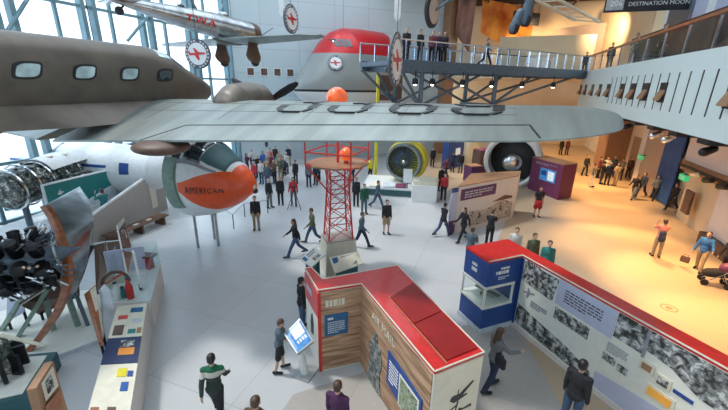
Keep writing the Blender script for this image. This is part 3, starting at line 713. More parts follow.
# ---------------------------------------------------------------- jumbo jet nose out of the back wall
jt = P(295, 92, 31); jt.z = 6.35; jf = Vector((-.74, -.67, 0))
jr = thing('jet_nose', 'big grey jet airliner nose with red crown coming out of the white wall', 'aircraft', (jt.x+3.5, jt.y+3.2, 3.4), 0)
JS = [(-.0, 0, .08, .08, .08, 2), (.25, .02, .6, .55, .5, 2), (.7, .1, 1.1, 1.05, .95, 2), (1.4, .25, 1.65, 1.75, 1.5, 2.1), (2.3, .4, 2.2, 2.6, 2.0, 2.1), (3.1, .45, 2.6, 3.55, 2.4, 2.0), (3.8, .45, 2.85, 4.15, 2.6, 1.95), (4.8, .45, 3.1, 4.5, 2.8, 1.9), (6.5, .45, 3.25, 4.6, 2.95, 1.85), (9.2, .45, 3.25, 4.6, 2.95, 1.85)]
JN = Loft(jt+jf*0, -jf, JS)
z0 = jr.location.z
mat_bands('jet_livery', [(0, (.72, .74, .75)), (6.15-z0, (.02, .02, .02)), (6.35-z0, (.30, .32, .31)), (9.15-z0, (.60, .02, .025))], 'Z', .32, .1, 0, 9)
JN.body(0, 9.2, 30, 40).build('nose_shell', 'jet_livery', jr, 50)
def zang(t, z):      # angle on the section where height is z
    lo, hi = R(0), R(90)
    for _ in range(25):
        m = (lo+hi)/2
        if JN.pt(t, m).z < z: lo = m
        else: hi = m
    return lo
for sg_ in (0, 1):
    for k in range(3):
        t0_, t1_ = 3.05+k*.42, 3.40+k*.42
        f0 = lambda t: zang(t, 9.65); f1 = lambda t: zang(t, 10.25)
        if sg_: g0, g1 = (lambda t: PI-zang(t, 9.65)), (lambda t: PI-zang(t, 10.25))
        else: g0, g1 = f0, f1
        MB_ = JN.patch(t0_, t1_, g0, g1, .02, 4, 4); MB_.build('cockpit_window', 'cockpit_glass', jr)
for k in range(6):
    JN.patch(3.6+k*.62, 3.75+k*.62, PI-R(4), PI-R(2) , .02, 2, 2).build('rivet_port', 'black_paint', jr)
cables(jr, [JN.pt(5, PI/2)])
def roundel(name, label, c, nrm, r, strip_top=None, parent=None, cat='sign', root=None):
    nrm = Vector(nrm).normalized(); c = Vector(c)
    q = root or thing(name, label, cat, (c.x, c.y, c.z-r), 0)
    X = Vector((0, 0, 1)).cross(nrm).normalized(); Y = nrm.cross(X)
    MB().lathe([(r*.98, -.06), (r, -.04), (r, .04), (r*.98, .05)], c, nrm, 40).build('roundel_disc', 'sign_rim', q, 30)
    MB().lathe([(r*.74, .05), (r*.74, .065)], c, nrm, 36).build('roundel_centre', 'white_paint', q, 30)
    pl = [(-.62, -.10), (-.2, -.08), (.05, -.42), (.16, -.40), (.12, -.06), (.62, -.02), (.68, .08), (.14, .12), (-.15, .38), (-.26, .36), (-.12, .08), (-.5, .05), (-.62, .18), (-.7, .16)]
    MB().slab([c+X*(a*r)+Y*(b_*r)+nrm*.066 for a, b_ in pl], nrm*.02).build('red_aircraft_emblem', 'red_paint', q)
    bars = MB()
    for i in range(22):
        if i in (5, 16): continue
        a = 2*PI*i/22; w_ = .035*r*2
        p_ = c+X*math.cos(a)*r*.86+Y*math.sin(a)*r*.86+nrm*.05; t_ = (-X*math.sin(a)+Y*math.cos(a)); n_ = X*math.cos(a)+Y*math.sin(a)
        bars.slab([p_-t_*w_-n_*w_*.8, p_+t_*w_-n_*w_*.8, p_+t_*w_+n_*w_*.8, p_-t_*w_+n_*w_*.8], nrm*.01)
    bars.build('rim_lettering', 'pale_ink', q)
    return q
def turn(v, a): return Matrix.Rotation(a, 3, 'Z') @ v
for (px, py, dd, rr, ang, lb, tip) in ((291, 19, 22, .72, 60, 'narrow-looking round airline sign high on the white wall, centre top', 1), (198, 54, 20, .66, -35, 'round red-plane airline sign in front of the glass wall beside the mail plane', 0), (396, 60, 17, 1.12, 76, 'tall-looking round airline sign hanging in front of the footbridge', 1)):
    c = P(px, py, dd); vd = (Vector((0, 0, H))-c); vd.z = 0; vd.normalize(); q = roundel('roundel_sign', lb, c, turn(vd, R(ang)), rr)
    wires = MB().tube(c+Vector((0, 0, rr)), c+Vector((0, 0, 12)), .015, n=5); wires.build('hanging_wire', 'black_metal', q)
for (px, dd, z1, lb) in ((281, 24, 10.4, 'slim white vertical banner strip left of the high round sign'), (398, 19, 9.6, 'slim white vertical banner strip above the round sign by the footbridge')):
    c = P(px, 0, dd); q = thing('banner_strip', lb, 'banner', (c.x, c.y, z1), 0)
    MB().slab([Vector((c.x-.18, c.y, 14)), Vector((c.x+.18, c.y, 14)), Vector((c.x+.15, c.y, z1+.2)), Vector((c.x, c.y, z1)), Vector((c.x-.15, c.y, z1+.2))], (0, .05, 0)).build('banner_cloth', 'white_paint', q)
    MB().tube((c.x, c.y, 14), (c.x, c.y, 21), .02, n=5).build('hanging_wire', 'black_metal', q)
# emblem on the jet nose
c = JN.pt(2.55, PI-R(32)) if False else None
best = min(((JN.pt(t, PI-R(a)), t, a) for t in [x*.1 for x in range(15, 80)] for a in range(0, 60, 2)), key=lambda q: ((lambda v: (v.x/v.z*F+364-335)**2+(v.y/v.z*F+205-63)**2)(RM @ (q[0]-Vector((0, 0, H))))))
best2 = min(((JN.pt(t, R(a)), t, a) for t in [x*.1 for x in range(15, 80)] for a in range(0, 60, 2)), key=lambda q: ((lambda v: (v.x/v.z*F+364-335)**2+(v.y/v.z*F+205-63)**2)(RM @ (q[0]-Vector((0, 0, H))))))
def facing(q, sgn): 
    t, a = q[1], (PI-R(q[2]) if sgn else R(q[2])); p0 = JN.pt(t, a); n_ = (JN.pt(t+.1, a)-p0).cross(JN.pt(t, a+.05)-p0).normalized()
    return p0, (n_ if n_.dot(p0-JN.o-JN.f*t) > 0 else -n_)
for q, s_ in ((best, 1), (best2, 0)):
    p0, n_ = facing(q, s_)
    if n_.dot(Vector((0, 0, H))-p0) > 0: roundel('', None, p0+n_*.02, n_, .62, root=jr); break

# ---------------------------------------------------------------- orange-nosed airliner (American)
at_ = P(254.5, 187, 14.8); af = Vector((.94, -.34, 0)).normalized()
am = thing('airliner_nose_section', 'white airliner nose section with orange nose standing on the floor', 'aircraft', (at_.x-2.5, at_.y+.4, 0), 0)
AS = [(0, 0, .10, .10, .10, 2), (.12, .01, .3, .3, .28, 2), (.45, .04, .58, .58, .5, 2), (1.0, .1, .88, .86, .92, 2), (1.7, .16, 1.15, 1.15, 1.3, 2), (2.1, .18, 1.27, 1.45, 1.45, 2), (2.6, .2, 1.38, 1.62, 1.6, 2), (3.4, .2, 1.48, 1.66, 1.75, 2), (6.2, .2, 1.52, 1.68, 1.8, 2)]
AM = Loft(at_, -af, AS); AM.f = AM.f*.82     # t grows backward; side facing the camera is angle pi
AM.body(0, 3.75, 34, 40).build('fuselage_shell', 'white_paint', am, 60)
AM.patch(-.0, .75, 0, 2*PI, .012, 14, 40).build('orange_nose', 'orange_red', am, 60)
bq = lambda t: max(0.0, 1-(t-.7)/2.2)
AM.patch(.7, 2.95, lambda t: PI+R(75)*bq(t)**.9+R(10), lambda t: PI-R(50)*bq(t)**1.5-R(2), .014, 20, 12).build('orange_band', 'orange_red', am, 60)
AM.patch(.7, 2.95, lambda t: -R(75)*bq(t)**.9-R(10), lambda t: R(50)*bq(t)**1.5+R(2), .014, 20, 12).build('orange_band', 'orange_red', am, 60)
AM.patch(.95, 2.0, R(52), PI-R(42), .018, 10, 16).build('anti_glare_panel', 'dark_teal', am, 60)
AM.patch(1.3, 3.6, lambda t: PI-R(30)+(t-1.3)*.02, lambda t: PI-R(36)+(t-1.3)*.02, .016, 14, 3).build('trim_stripe', 'faded_ink', am, 60)
for t0_, t1_, a0, a1 in ((2.02, 2.5, 62, 88), (2.02, 2.5, 92, 118), (2.05, 2.75, 122, 142), (2.95, 3.3, 128, 146), (2.05, 2.75, 38, 58)):
    fr_ = AM.patch(t0_-.06, t1_+.06, R(a0-3), R(a1+3), .012, 5, 5).build('window_frame', 'chrome', am, 60); AM.patch(t0_, t1_, R(a0), R(a1), .024, 5, 5).build('window_pane', 'cockpit_glass', fr_, 60)
vs3, fs3 = text_geo('AMERICAN', .30, .01, 'CENTER', 1.25)
b = MB(); b.add([AM.pt(1.75-v.x*.95, PI+R(8)-v.y*.85, .035+v.z) for v in vs3], fs3); b.build('lettering', 'print_ink', am)
MB().sph(AM.pt(0, 0)+Vector((-.05, 0, -.18))+af*.0, (.12, .12, .12)).build('nose_lamp', 'black_paint', am, 180)
AM.patch(3.0, 3.72, PI-R(35), PI+R(38), .03, 6, 8).build('door_frame', 'green_grey', am, 60)
dr = AM.patch(3.06, 3.66, PI-R(28), PI+R(30), .06, 6, 8).build('door_panel', 'green_grey', am, 60)
for t, q_ in ((2.6, 0), (3.4, .5), (3.4, -.5)):
    p_ = AM.o+AM.f*t+AM.l*q_; MB().tube(Vector((p_.x, p_.y, 0)), Vector((p_.x, p_.y, AM.pt(t, -PI/2).z+.3)), .06).build('support_post', 'kiosk_grey', am)
# propeller-liner silver tail piece in the distance behind it
c0 = P(150, 160, 22)
sa = thing('silver_fuselage', 'white and silver fuselage section with a blue emblem lying by the glass wall', 'aircraft', (c0.x-3, c0.y, 0), 0)
SF = Loft((c0.x+1.0, c0.y, 2.3), (-1, .12, 0), [(0, 0, .5, .5, .5, 2), (.7, 0, 1.0, 1.0, 1.0, 2), (2.5, 0, 1.3, 1.3, 1.3, 2), (5.5, .05, 1.35, 1.35, 1.35, 2), (8.5, .2, .9, .9, .9, 2)])
SF.body(0, 8.5, 24, 28).build('fuselage_shell', 'white_paint', sa, 60)
SF.patch(1.5, 1.95, PI+R(0), PI-R(28), .02, 4, 5).build('blue_emblem', 'exhibit_blue', sa, 60)
SF.patch(2.6, 8.4, PI-R(14), PI-R(20), .02, 10, 3).build('trim_stripe', 'exhibit_blue', sa, 60)
MB().box((c0.x-.8, c0.y, .55), (.3, 1.6, 1.1)).box((c0.x-5, c0.y+.5, .55), (.3, 1.6, 1.1)).build('cradle', 'steel_blue_grey', sa)

# ---------------------------------------------------------------- landing gear of an aircraft above the frame
lg = thing('aircraft_undercarriage', 'round wheel and struts at the top edge, left of the copper banner', 'aircraft part', P(432, 26, 20), 0)
c = P(432, 11, 20); vd = (Vector((0, 0, H))-c).normalized()
ax = turn(Vector((vd.x, vd.y, 0)).normalized(), R(66))
MB().lathe([(.30, -.10), (.62, -.12), (.75, -.06), (.75, .06), (.62, .12), (.30, .10)], c, ax, 32).build('tyre', 'dark_rubber', lg, 40)
MB().lathe([(.1, -.14), (.58, -.125), (.58, .125), (.1, .14)], c, ax, 24).build('wheel_disc', 'taupe_wall', lg, 40)
MB().tube(c, c+Vector((2.2, .5, 1.2)), .05).tube(c+Vector((0, 0, -.1)), c+Vector((2.4, .4, 1.7)), .05).tube(c, c+Vector((.5, 0, 3.5)), .06).build('strut', 'steel_blue_grey', lg)
MB().tube(c+Vector((2.3, .45, 1.45)), c+Vector((2.3, .45, 9)), .015, n=5).tube(c+Vector((.5, 0, 3.5)), c+Vector((.5, 0, 9)), .015, n=5).build('suspension_cable', 'black_metal', lg)
for i, (a, b_, lb) in enumerate((((530, 0), (526, 20), 'slanted dark float strut at the top edge, right one of the pair'), ((521, 13), (514, 28), 'short dark wheel strut below the small gallery sign'))):
    p0, p1 = P(*a, 21), P(*b_, 21); o = thing('aircraft_undercarriage', lb, 'aircraft part', tuple(p1), 0)
    MB().cap(p0, p1, .22, .25, 12).build('dark_strut', 'steel_blue_grey', o, 60); MB().lathe([(.1, -.1), (.3, -.1), (.3, .1), (.1, .1)], p1, Vector((1, .2, 0)), 20).build('tyre', 'dark_rubber', o, 40)
    MB().tube(p0, p0+Vector((-.3, 0, 8)), .03, n=5).build('suspension_cable', 'black_metal', o)
# gold frame truss above the bridge, right of the mural
gt = thing('truss', 'pale timber truss running under the dark gallery ceiling', 'truss', tuple(P(560, 14, 30)), 0)
tb = MB(); a, b2 = P(528, -4, 26), P(575, 20, 33); a2, b3 = P(548, -6, 26), P(600, 22, 34)
tb.tube(a, b2, .10).tube(a2, b3, .10)
for k in range(6):
    q = k/5; tb.tube(a.lerp(b2, q), a2.lerp(b3, q), .05)
tb.build('truss_beam', 'cream', gt)

# ================================================================== EXHIBITS
def quad3(ps, th, back=None):
    """solid slab from 4 world points, thickness away from the viewer side"""
    n = (ps[1]-ps[0]).cross(ps[3]-ps[0]).normalized()
    if n.dot(Vector((0, 0, H))-ps[0]) > 0: n = -n
    return MB().slab(ps, n*th)
def on_quad(ps, a0, b0, a1, b1, off=.012, th=.01):
    """sub-rectangle of a quad given as fractions, lifted towards the viewer"""
    n = (ps[1]-ps[0]).cross(ps[3]-ps[0]).normalized()
    if n.dot(Vector((0, 0, H))-ps[0]) < 0: n = -n
    def q(a, b): return ps[0].lerp(ps[1], a).lerp(ps[3].lerp(ps[2], a), b)
    return MB().slab([q(a0, b0)+n*off, q(a1, b0)+n*off, q(a1, b1)+n*off, q(a0, b1)+n*off], -n*(off+.004))
# ---------------------------------------------------------------- red-topped wooden kiosk
rk = thing('exhibit_booth', 'L-shaped exhibit booth with red top, wood-plank sides and white end', 'exhibit booth', (.6, 6.6, 0), 0)
poly = [(-1.48, 8.2), (-1.01, 7.18), (-.02, 7.5), (1.22, 4.78), (2.19, 5.26), (.91, 8.46), (-.96, 7.68), (-1.33, 8.27)]
MB().prism(poly, 0.0, 2.27).build('booth_wall', 'panel_white', rk)
MB().prism(poly, 2.27, 2.335).build('red_top', 'red_paint', rk)
MB().prism([(x*1.0, y) for x, y in poly], 2.255, 2.27).build('edge_trim', 'cream', rk)
fA = Face((-1.01, 7.18), (.99, .32), (.3, -1)); fB = Face((-.02, 7.5), (1.24, -2.72), (-1, -.5)); fC = Face((1.22, 4.78), (.97, .48), (.4, -1)); fL = Face((-1.48, 8.2), (.47, -1.02), (-1, -.4))
fA.panel('plank_cladding', .03, 1.04, .06, 2.25, 'wood_planks', rk, .02)
fA.panel('corner_strip', -.03, .05, .03, 2.26, 'red_paint', rk, .03)
fB.panel('plank_cladding', .0, 2.96, .06, 2.25, 'wood_planks', rk, .02)
pn = fA.panel('text_panel', .13, .70, 1.06, 1.64, 'panel_blue', rk, .03, .02)
fA.lines('small_print', .2, .45, 1.50, 1.58, 1, 'white_ink', pn, off=.05, fill=.7); fA.lines('small_print', .2, .63, 1.12, 1.46, 6, 'pale_ink', pn, off=.05)
fA.lines('weathered_lettering', .16, .92, 1.84, 2.06, 1, 'cream', rk, off=.021, fill=.8)
fB.text('AIR MAIL', .27, 1.18, 1.90, 'cream', rk, .03, sx=1.0)
# portrait cut-out of a worker, a photo print on the boards
pr = [(.52, .05), (.60, .6), (.62, .95), (.56, 1.1), (.70, 1.32), (.78, 1.38), (.80, 1.52), (.90, 1.58), (.98, 1.5), (.98, 1.38), (1.12, 1.3), (1.22, 1.0), (1.18, .8), (1.12, .62), (1.20, .1), (1.02, .04)]
MB().slab([fB.p(a, z, .022) for a, z in pr], fB.n*.02).build('portrait_cutout', 'portrait_print', rk)
bp = fB.panel('blue_panel', 1.52, 2.75, .62, 1.55, 'exhibit_blue', rk, .03, .02, quad=[(1.48, .78), (2.74, .60), (2.78, 1.52), (1.50, 1.60)])
fB.panel('map_print', 2.05, 2.66, .72, 1.40, 'colour_photo', bp, .012, .05); fB.panel('print_border', 2.0, 2.71, .68, 1.45, 'panel_white', bp, .006, .05)
fB.lines('small_print', 1.58, 1.95, .9, 1.45, 7, 'white_ink', bp, off=.05)
# aeroplane silhouette on the white end
fC.panel('end_panel', .02, 1.06, .02, 2.25, 'end_cream', rk, .008)
sil = MB()
for poly_ in ([(.30, 1.62), (.42, 1.52), (.56, 1.55), (.70, 1.70), (.95, 1.93), (.92, 1.97), (.66, 1.80), (.56, 1.72), (.40, 1.74), (.33, 1.70)], [(.47, 1.2), (.50, 1.2), (.56, 1.52), (.52, 1.54)], [(.30, 1.30), (.52, 1.40), (.51, 1.43), (.28, 1.34)], [(.44, .5), (.62, .5), (.52, 1.22), (.48, 1.22)], [(.60, 1.30), (.72, 1.24), (.95, 1.28), (.98, 1.2), (.56, 1.2)], [(.5, 1.72), (.53, 1.72), (.535, 1.86), (.515, 1.86)], [(.56, 1.55), (.80, 1.62), (.78, 1.66), (.6, 1.64)]):
    sil.slab([fC.p(.66+(a-.62)*.8, 1.42+(z-1.5)*.8, .0) for a, z in poly_], fC.n*.014)
sil.build('aeroplane_silhouette', 'print_ink', rk)
fL.panel('red_side_panel', .02, 1.1, 1.55, 2.24, 'red_paint', rk, .02); fL.lines('side_lettering', .2, .9, 1.85, 2.05, 1, 'lavender', rk, off=.02, fill=.8)
MB().slab([fL.p(a, z, .0) for a, z in ((.45, .7), (.62, .75), (.66, 1.1), (.58, 1.35), (.5, 1.3), (.42, 1.0))], fL.n*.012).build('side_silhouette', 'print_ink', rk)
# deep red lids on the roof
def rp(s_, t_): 
    a = Vector((-.02, 7.5, 0)).lerp(Vector((1.22, 4.78, 0)), s_); b = Vector((.91, 8.46, 0)).lerp(Vector((2.19, 5.26, 0)), s_); q = a.lerp(b, t_); return (q.x, q.y)
MB().prism([rp(.30, .30), rp(.62, .30), rp(.62, .95), rp(.27, .95)], 2.335, 2.36).build('roof_lid', 'deep_red', rk)
MB().prism([rp(.63, .30), rp(.965, .30), rp(.965, .95), rp(.63, .95)], 2.335, 2.36).build('roof_lid', 'deep_red', rk)
rim = MB()
for a, b_ in ((rp(.28, .27), rp(.985, .27)),):
    rim.tube(Vector((*a, 2.345)), Vector((*b_, 2.345)), .014, n=6)
rim.build('roof_seam', 'tan_brown', rk)
rim = MB(); pp = [Vector((*p_, 2.335)) for p_ in poly]
for a, b_ in zip(pp, pp[1:]+pp[:1]): rim.tube(a, b_, .016, n=6)
rim.build('roof_edging', 'cream', rk)
# touch screen on a stand
ts = thing('touch_screen_kiosk', 'slanted touch-screen on a stand at the left side of the red-topped booth', 'touch screen', G(305, 372), 0)
tq = [G(284, 334, 1.15), G(300, 318, 1.38), G(313, 341, 1.22), G(297, 354, .98)]
quad3(tq, .09).build('screen_case', 'kiosk_grey', ts)
on_quad(tq, .05, .05, .95, .95, .006).build('screen', 'screen_blue', ts); on_quad(tq, .30, .12, .88, .55, .014).build('screen_window', 'screen_white', ts)
for k in range(4): on_quad(tq, .30+.15*k, .62, .40+.15*k, .74, .014).build('screen_button', 'white_ink', ts)
c = sum(tq, Vector())/4; MB().tube((c.x+.1, c.y+.1, 0), (c.x, c.y, 1.1), .10, .08, 12).build('stand_post', 'white_paint', ts, 40)
MB().box((c.x+.1, c.y+.12, .02), (.5, .5, .04), R(-25)).build('stand_foot', 'kiosk_grey', ts)

# ---------------------------------------------------------------- long blue and white exhibit wall, right
C0 = (4.5, 9.2); dW = Vector((.38, -.925, 0)).normalized(); nW = Vector((dW.y*-1, dW.x, 0))   # nW points away to the right
nW = Vector((.925, .38, 0))
def RW(n, k): q = Vector((*C0, 0))+nW*n-dW*k; return (q.x, q.y)    # k grows away from camera
ew = thing('exhibit_wall', 'long white and blue exhibit wall with red top edge at the right', 'exhibit wall', (*RW(0.2, -1), 0), 0)
MB().prism([RW(0.0, -7.6), RW(.40, -7.6), RW(.40, 1.0), RW(0.0, 1.0)], 0, 2.27).build('wall_body', 'panel_white', ew)
MB().prism([RW(-1.17, 0), RW(0, 0), RW(.0, -7.6), RW(.42, -7.6), RW(.42, 1.02), RW(-1.17, 1.0)], 2.27, 2.34).build('red_top', 'red_paint', ew)
rim = MB(); pp = [Vector((*q, 2.335)) for q in (RW(-1.17, 0), RW(0, 0), RW(0, -7.6))]
for a, b_ in zip(pp, pp[1:]): rim.tube(a, b_, .018, n=6)
rim.build('edge_trim', 'cream', ew)
MB().prism([RW(-1.17, 0), RW(0, 0), RW(0, 1), RW(-1.17, 1)], .16, .84).build('lower_cabinet', 'exhibit_blue', ew)
MB().prism([RW(-1.2, -.03), RW(0, -.03), RW(0, 1), RW(-1.2, 1.03)], 0, .16).build('plinth', 'pale_ink', ew)
MB().prism([RW(-1.17, 0), RW(0, 0), RW(0, 1), RW(-1.17, 1)], 1.52, 2.27).build('upper_cabinet', 'exhibit_blue', ew)
MB().prism([RW(-.16, 0), RW(0, 0), RW(0, 1), RW(-.16, 1)], .84, 1.52).build('cabinet_side', 'exhibit_blue', ew)
cf = MB()
for z in (.86, 1.50):
    cf.prism([RW(-1.2, -.03), RW(-.14, -.03), RW(-.14, 1.03), RW(-1.2, 1.03)], z-.035, z+.035)
cf.build('case_frame', 'panel_white', ew)
for q in ((-1.17, 0.0), (-.18, 0.0), (-1.17, .97)):
    x, y = RW(*q); MB().box((x, y, 1.18), (.05, .05, .66), R(22)).build('case_post', 'panel_white', ew)
MB().prism([RW(-1.16, .01), RW(-.17, .01), RW(-.17, .03), RW(-1.16, .03)], .9, 1.47).build('case_glass', 'case_glass', ew)
MB().prism([RW(-1.16, .03), RW(-1.14, .03), RW(-1.14, .96), RW(-1.16, .96)], .9, 1.47).build('case_glass', 'case_glass', ew)
x, y = RW(-.65, .5); mp_ = thing('model_aircraft', 'small grey model aircraft inside the glass case of the blue cabinet', 'model', (x, y, .895), R(40))
MB().cap((-.30, 0, .10), (.28, 0, .10), .035, .06, 10).build('fuselage', 'cream', mp_, 60, world=False); MB().box((.05, 0, .13), (.16, .8, .02)).build('wing', 'dull_alu', mp_, world=False)
MB().box((-.28, 0, .17), (.08, .02, .12)).build('tail_fin', 'dull_alu', mp_, world=False); MB().tube((0, 0, 0), (0, 0, .08), .02).build('stand', 'black_metal', mp_, world=False)
fW = Face(C0, dW, -nW)
fF = Face(RW(-1.17, 0), nW, dW)     # front of the blue cabinet
fS = Face(RW(-1.17, 1.0), dW, -nW)
fF.lines('heading', .45, .95, 2.0, 2.08, 1, 'white_ink', ew, off=.003, fill=.8); fF.lines('heading', .3, 1.05, 1.86, 1.97, 1, 'white_ink', ew, off=.003, fill=.9); fF.lines('small_print', .4, .8, 1.68, 1.8, 2, 'white_ink', ew, off=.003)
fS.lines('heading', .35, .75, 1.95, 2.05, 1, 'white_ink', ew, off=.003, fill=.9); fS.lines('heading', .35, .75, 1.78, 1.90, 1, 'white_ink', ew, off=.003, fill=.9)
fW.panel('blue_corner', 0, .10, .05, 2.26, 'exhibit_blue', ew, .01)
fW.panel('photo_print', .12, 1.15, 1.55, 2.22, 'grey_photo_fine', ew, .01, quad=[(.12, 1.62), (1.17, 1.55), (1.25, 2.22), (.12, 2.22)])
fW.lines('photo_heading', .2, .95, 2.22, 2.27, 1, 'print_ink', ew, off=.003, fill=.8)
fW.panel('lavender_panel', 1.25, 2.74, 1.56, 2.26, 'lavender', ew, .01)
fW.lines('panel_text', 1.48, 2.45, 1.72, 2.10, 5, 'print_ink', ew, off=.012, fill=.38)
fW.panel('photo_print', 2.76, 3.36, 1.66, 2.26, 'grey_photo', ew, .01)
fW.panel('panel_divider', 3.36, 3.42, 1.6, 2.26, 'faded_ink', ew, .02)
fW.panel('photo_print', 3.42, 5.9, 1.52, 2.26, 'grey_photo', ew, .01, quad=[(3.42, 1.8), (3.9, 1.74), (4.4, 1.5), (5.9, 1.46), (5.9, 2.26), (3.42, 2.26)])
fW.panel('photo_print', 1.30, 2.25, 1.16, 1.48, 'grey_photo_fine', ew, .01)
fW.panel('photo_print', .12, 2.5, .16, .70, 'grey_photo', ew, .01, quad=[(.12, .22), (2.5, .16), (2.5, .42), (1.8, .62), (.9, .74), (.12, .86)])
MB().slab([fW.p(a, z) for a, z in ((.35, 1.2), (.42, 1.2), (.47, 1.34), (.62, 1.40), (.60, 1.44), (.47, 1.40), (.42, 1.5), (.38, 1.5), (.38, 1.38), (.24, 1.32), (.26, 1.29), (.38, 1.32))], fW.n*.012).build('aeroplane_silhouette', 'faded_ink', ew)
fW.lines('small_print', .55, 1.1, 1.0, 1.2, 3, 'faded_ink', ew, off=.003, fill=.7)
fW.lines('small_print', 2.70, 3.15, 1.22, 1.48, 6, 'faded_ink', ew, off=.003); fW.panel('photo_print', 2.66, 2.95, .98, 1.16, 'grey_photo_fine', ew, .01); fW.panel('photo_print', 3.0, 3.22, .94, 1.12, 'grey_photo_fine', ew, .01)
fW.panel('lavender_panel', 2.6, 5.9, .16, .62, 'lavender', ew, .01, quad=[(2.6, .16), (5.9, .16), (5.9, .9), (3.95, .78), (2.6, .56)])
for (a0, a1, z0_, z1_, mm) in ((3.38, 3.66, 1.34, 1.58, 'tan_brown'), (3.70, 3.98, 1.24, 1.50, 'grey_photo_fine'), (3.60, 4.12, .88, 1.16, 'orange_mural')):
    b_ = fW.panel('framed_picture', a0, a1, z0_, z1_, 'cream', ew, .03); fW.panel('picture', a0+.05, a1-.05, z0_+.05, z1_-.05, mm, b_, .01, .03)
fW.panel('caption_plate', 4.02, 4.35, 1.3, 1.38, 'exhibit_blue', ew, .012)
fW.panel('skirting', 0, 7.5, 0, .13, 'pale_wall', ew, .04)

# ---------------------------------------------------------------- red beacon tower
tw_ = thing('beacon_tower', 'red steel lattice beacon tower with orange lamp on a tan pedestal', 'tower', (-.95, 13.2, 0), 0)
tc_ = [G(321, 234.5, 1.3), G(327, 244, 1.3), G(356, 240, 1.3), G(348.5, 230.5, 1.3)]
cc = sum(tc_, Vector())/4
tb_ = [Vector((cc.x+(p_.x-cc.x)*1.15, cc.y+(p_.y-cc.y)*1.15, 0)) for p_ in tc_]
MB().loft([tb_, tc_]).build('pedestal', 'cream', tw_)
MB().loft([[p_+Vector((0, 0, -.02)) for p_ in tc_], [p_+Vector((0, 0, .04)) for p_ in tc_]]).build('pedestal_top', 'ramp_taupe', tw_)
def lv(q, s_): return cc.lerp(q, s_)
zl = [1.32, 1.95, 2.55, 3.1, 3.6, 4.1]
sc_ = [.82, .75, .68, .62, .60, .72]
def cor(i, k): p_ = cc+(tc_[k % 4]-cc)*sc_[i]; return Vector((p_.x, p_.y, zl[i]))
for k in range(4):
    MB().path([cor(i, k) for i in range(6)], .032, 6).build('leg', 'tower_red', tw_)
for i in range(6):
    hb = MB()
    for k in range(4): hb.tube(cor(i, k), cor(i, k+1), .02, n=5)
    hb.build('crossbar', 'tower_red', tw_)
    if i < 5:
        for k in range(4): MB().tube(cor(i, k), cor(i+1, k+1), .014, n=5).build('brace', 'tower_red', tw_); MB().tube(cor(i, k+1), cor(i+1, k), .014, n=5).build('brace', 'tower_red', tw_)
MB().lathe([(1.1, 0), (1.1, .06)], (cc.x, cc.y, 4.12), n=8).build('platform', 'tan_brown', tw_)
pc = [Vector((cc.x+1.18*math.cos(R(a)), cc.y+1.18*math.sin(R(a)), 4.16)) for a in (25, 115, 205, 295)]
for z in (0, .45, .9):
    rb = MB()
    for a, b_ in zip(pc, pc[1:]+pc[:1]): rb.tube(a+Vector((0, 0, z)), b_+Vector((0, 0, z)), .03, n=6)
    rb.build('platform_rail', 'tower_red', tw_)
for k, p_ in enumerate(pc):
    MB().tube(p_, p_+Vector((0, 0, .9)), .03, n=6).build('rail_post', 'tower_red', tw_)
    q = min((cor(3, j) for j in range(4)), key=lambda w_: (w_-p_).length); MB().tube(p_, q, .028, n=6).build('platform_strut', 'tower_red', tw_)
MB().tube((cc.x, cc.y, 4.15), (cc.x, cc.y, 6.15), .05, n=8).build('mast', 'tower_red', tw_)
MB().sph((cc.x-.02, cc.y, 6.38), (.36, .36, .34), 18, 12).build('beacon_lamp', 'beacon_orange', tw_, 180)
MB().lathe([(.2, 0), (.26, .06), (.26, .1)], (cc.x, cc.y, 6.0), n=14).build('lamp_base', 'tower_red', tw_, 40)
MB().sph((cc.x+.30, cc.y-.1, 4.5), (.24, .24, .24), 16, 10).build('beacon_lamp', 'beacon_orange', tw_, 180); MB().tube((cc.x+.30, cc.y-.1, 4.15), (cc.x+.30, cc.y-.1, 4.3), .08).build('lamp_base', 'tower_red', tw_)
for nm, qs, zz, mm, lb in (('reading_rail', [(300, 259), (314, 246.5), (324.5, 255), (311, 267)], (1.0, 1.2, 1.2, 1.0), 'panel_white', 'slanted white and blue reading panel left of the tower pedestal'), ('reading_rail', [(329.5, 257.5), (358, 251.5), (362.5, 263.5), (335, 273)], (1.2, 1.2, .95, .95), 'cream', 'slanted cream reading panel in front of the tower pedestal')):
    ps = [G(x, y, z) for (x, y), z in zip(qs, zz)]; c = sum(ps, Vector())/4
    o = thing(nm, lb, 'reading panel', (c.x, c.y, 0), 0)
    quad3(ps, .05).build('panel', mm, o)
    for i, (a0, b0, a1, b1) in enumerate(((.06, .08, .25, .45), (.35, .1, .9, .2), (.4, .6, .55, .85), (.62, .62, .85, .85), (.35, .28, .8, .36))): on_quad(ps, a0, b0, a1, b1, .006).build('printed_block', ('panel_blue', 'faded_ink', 'tan_brown', 'grey_photo_fine', 'faded_ink')[i], o)
    MB().box((c.x, c.y, .5), (.75 if mm == 'cream' else .5, .22, .95), R(15 if mm == 'cream' else -40)).build('stand', 'dark_teal', o)

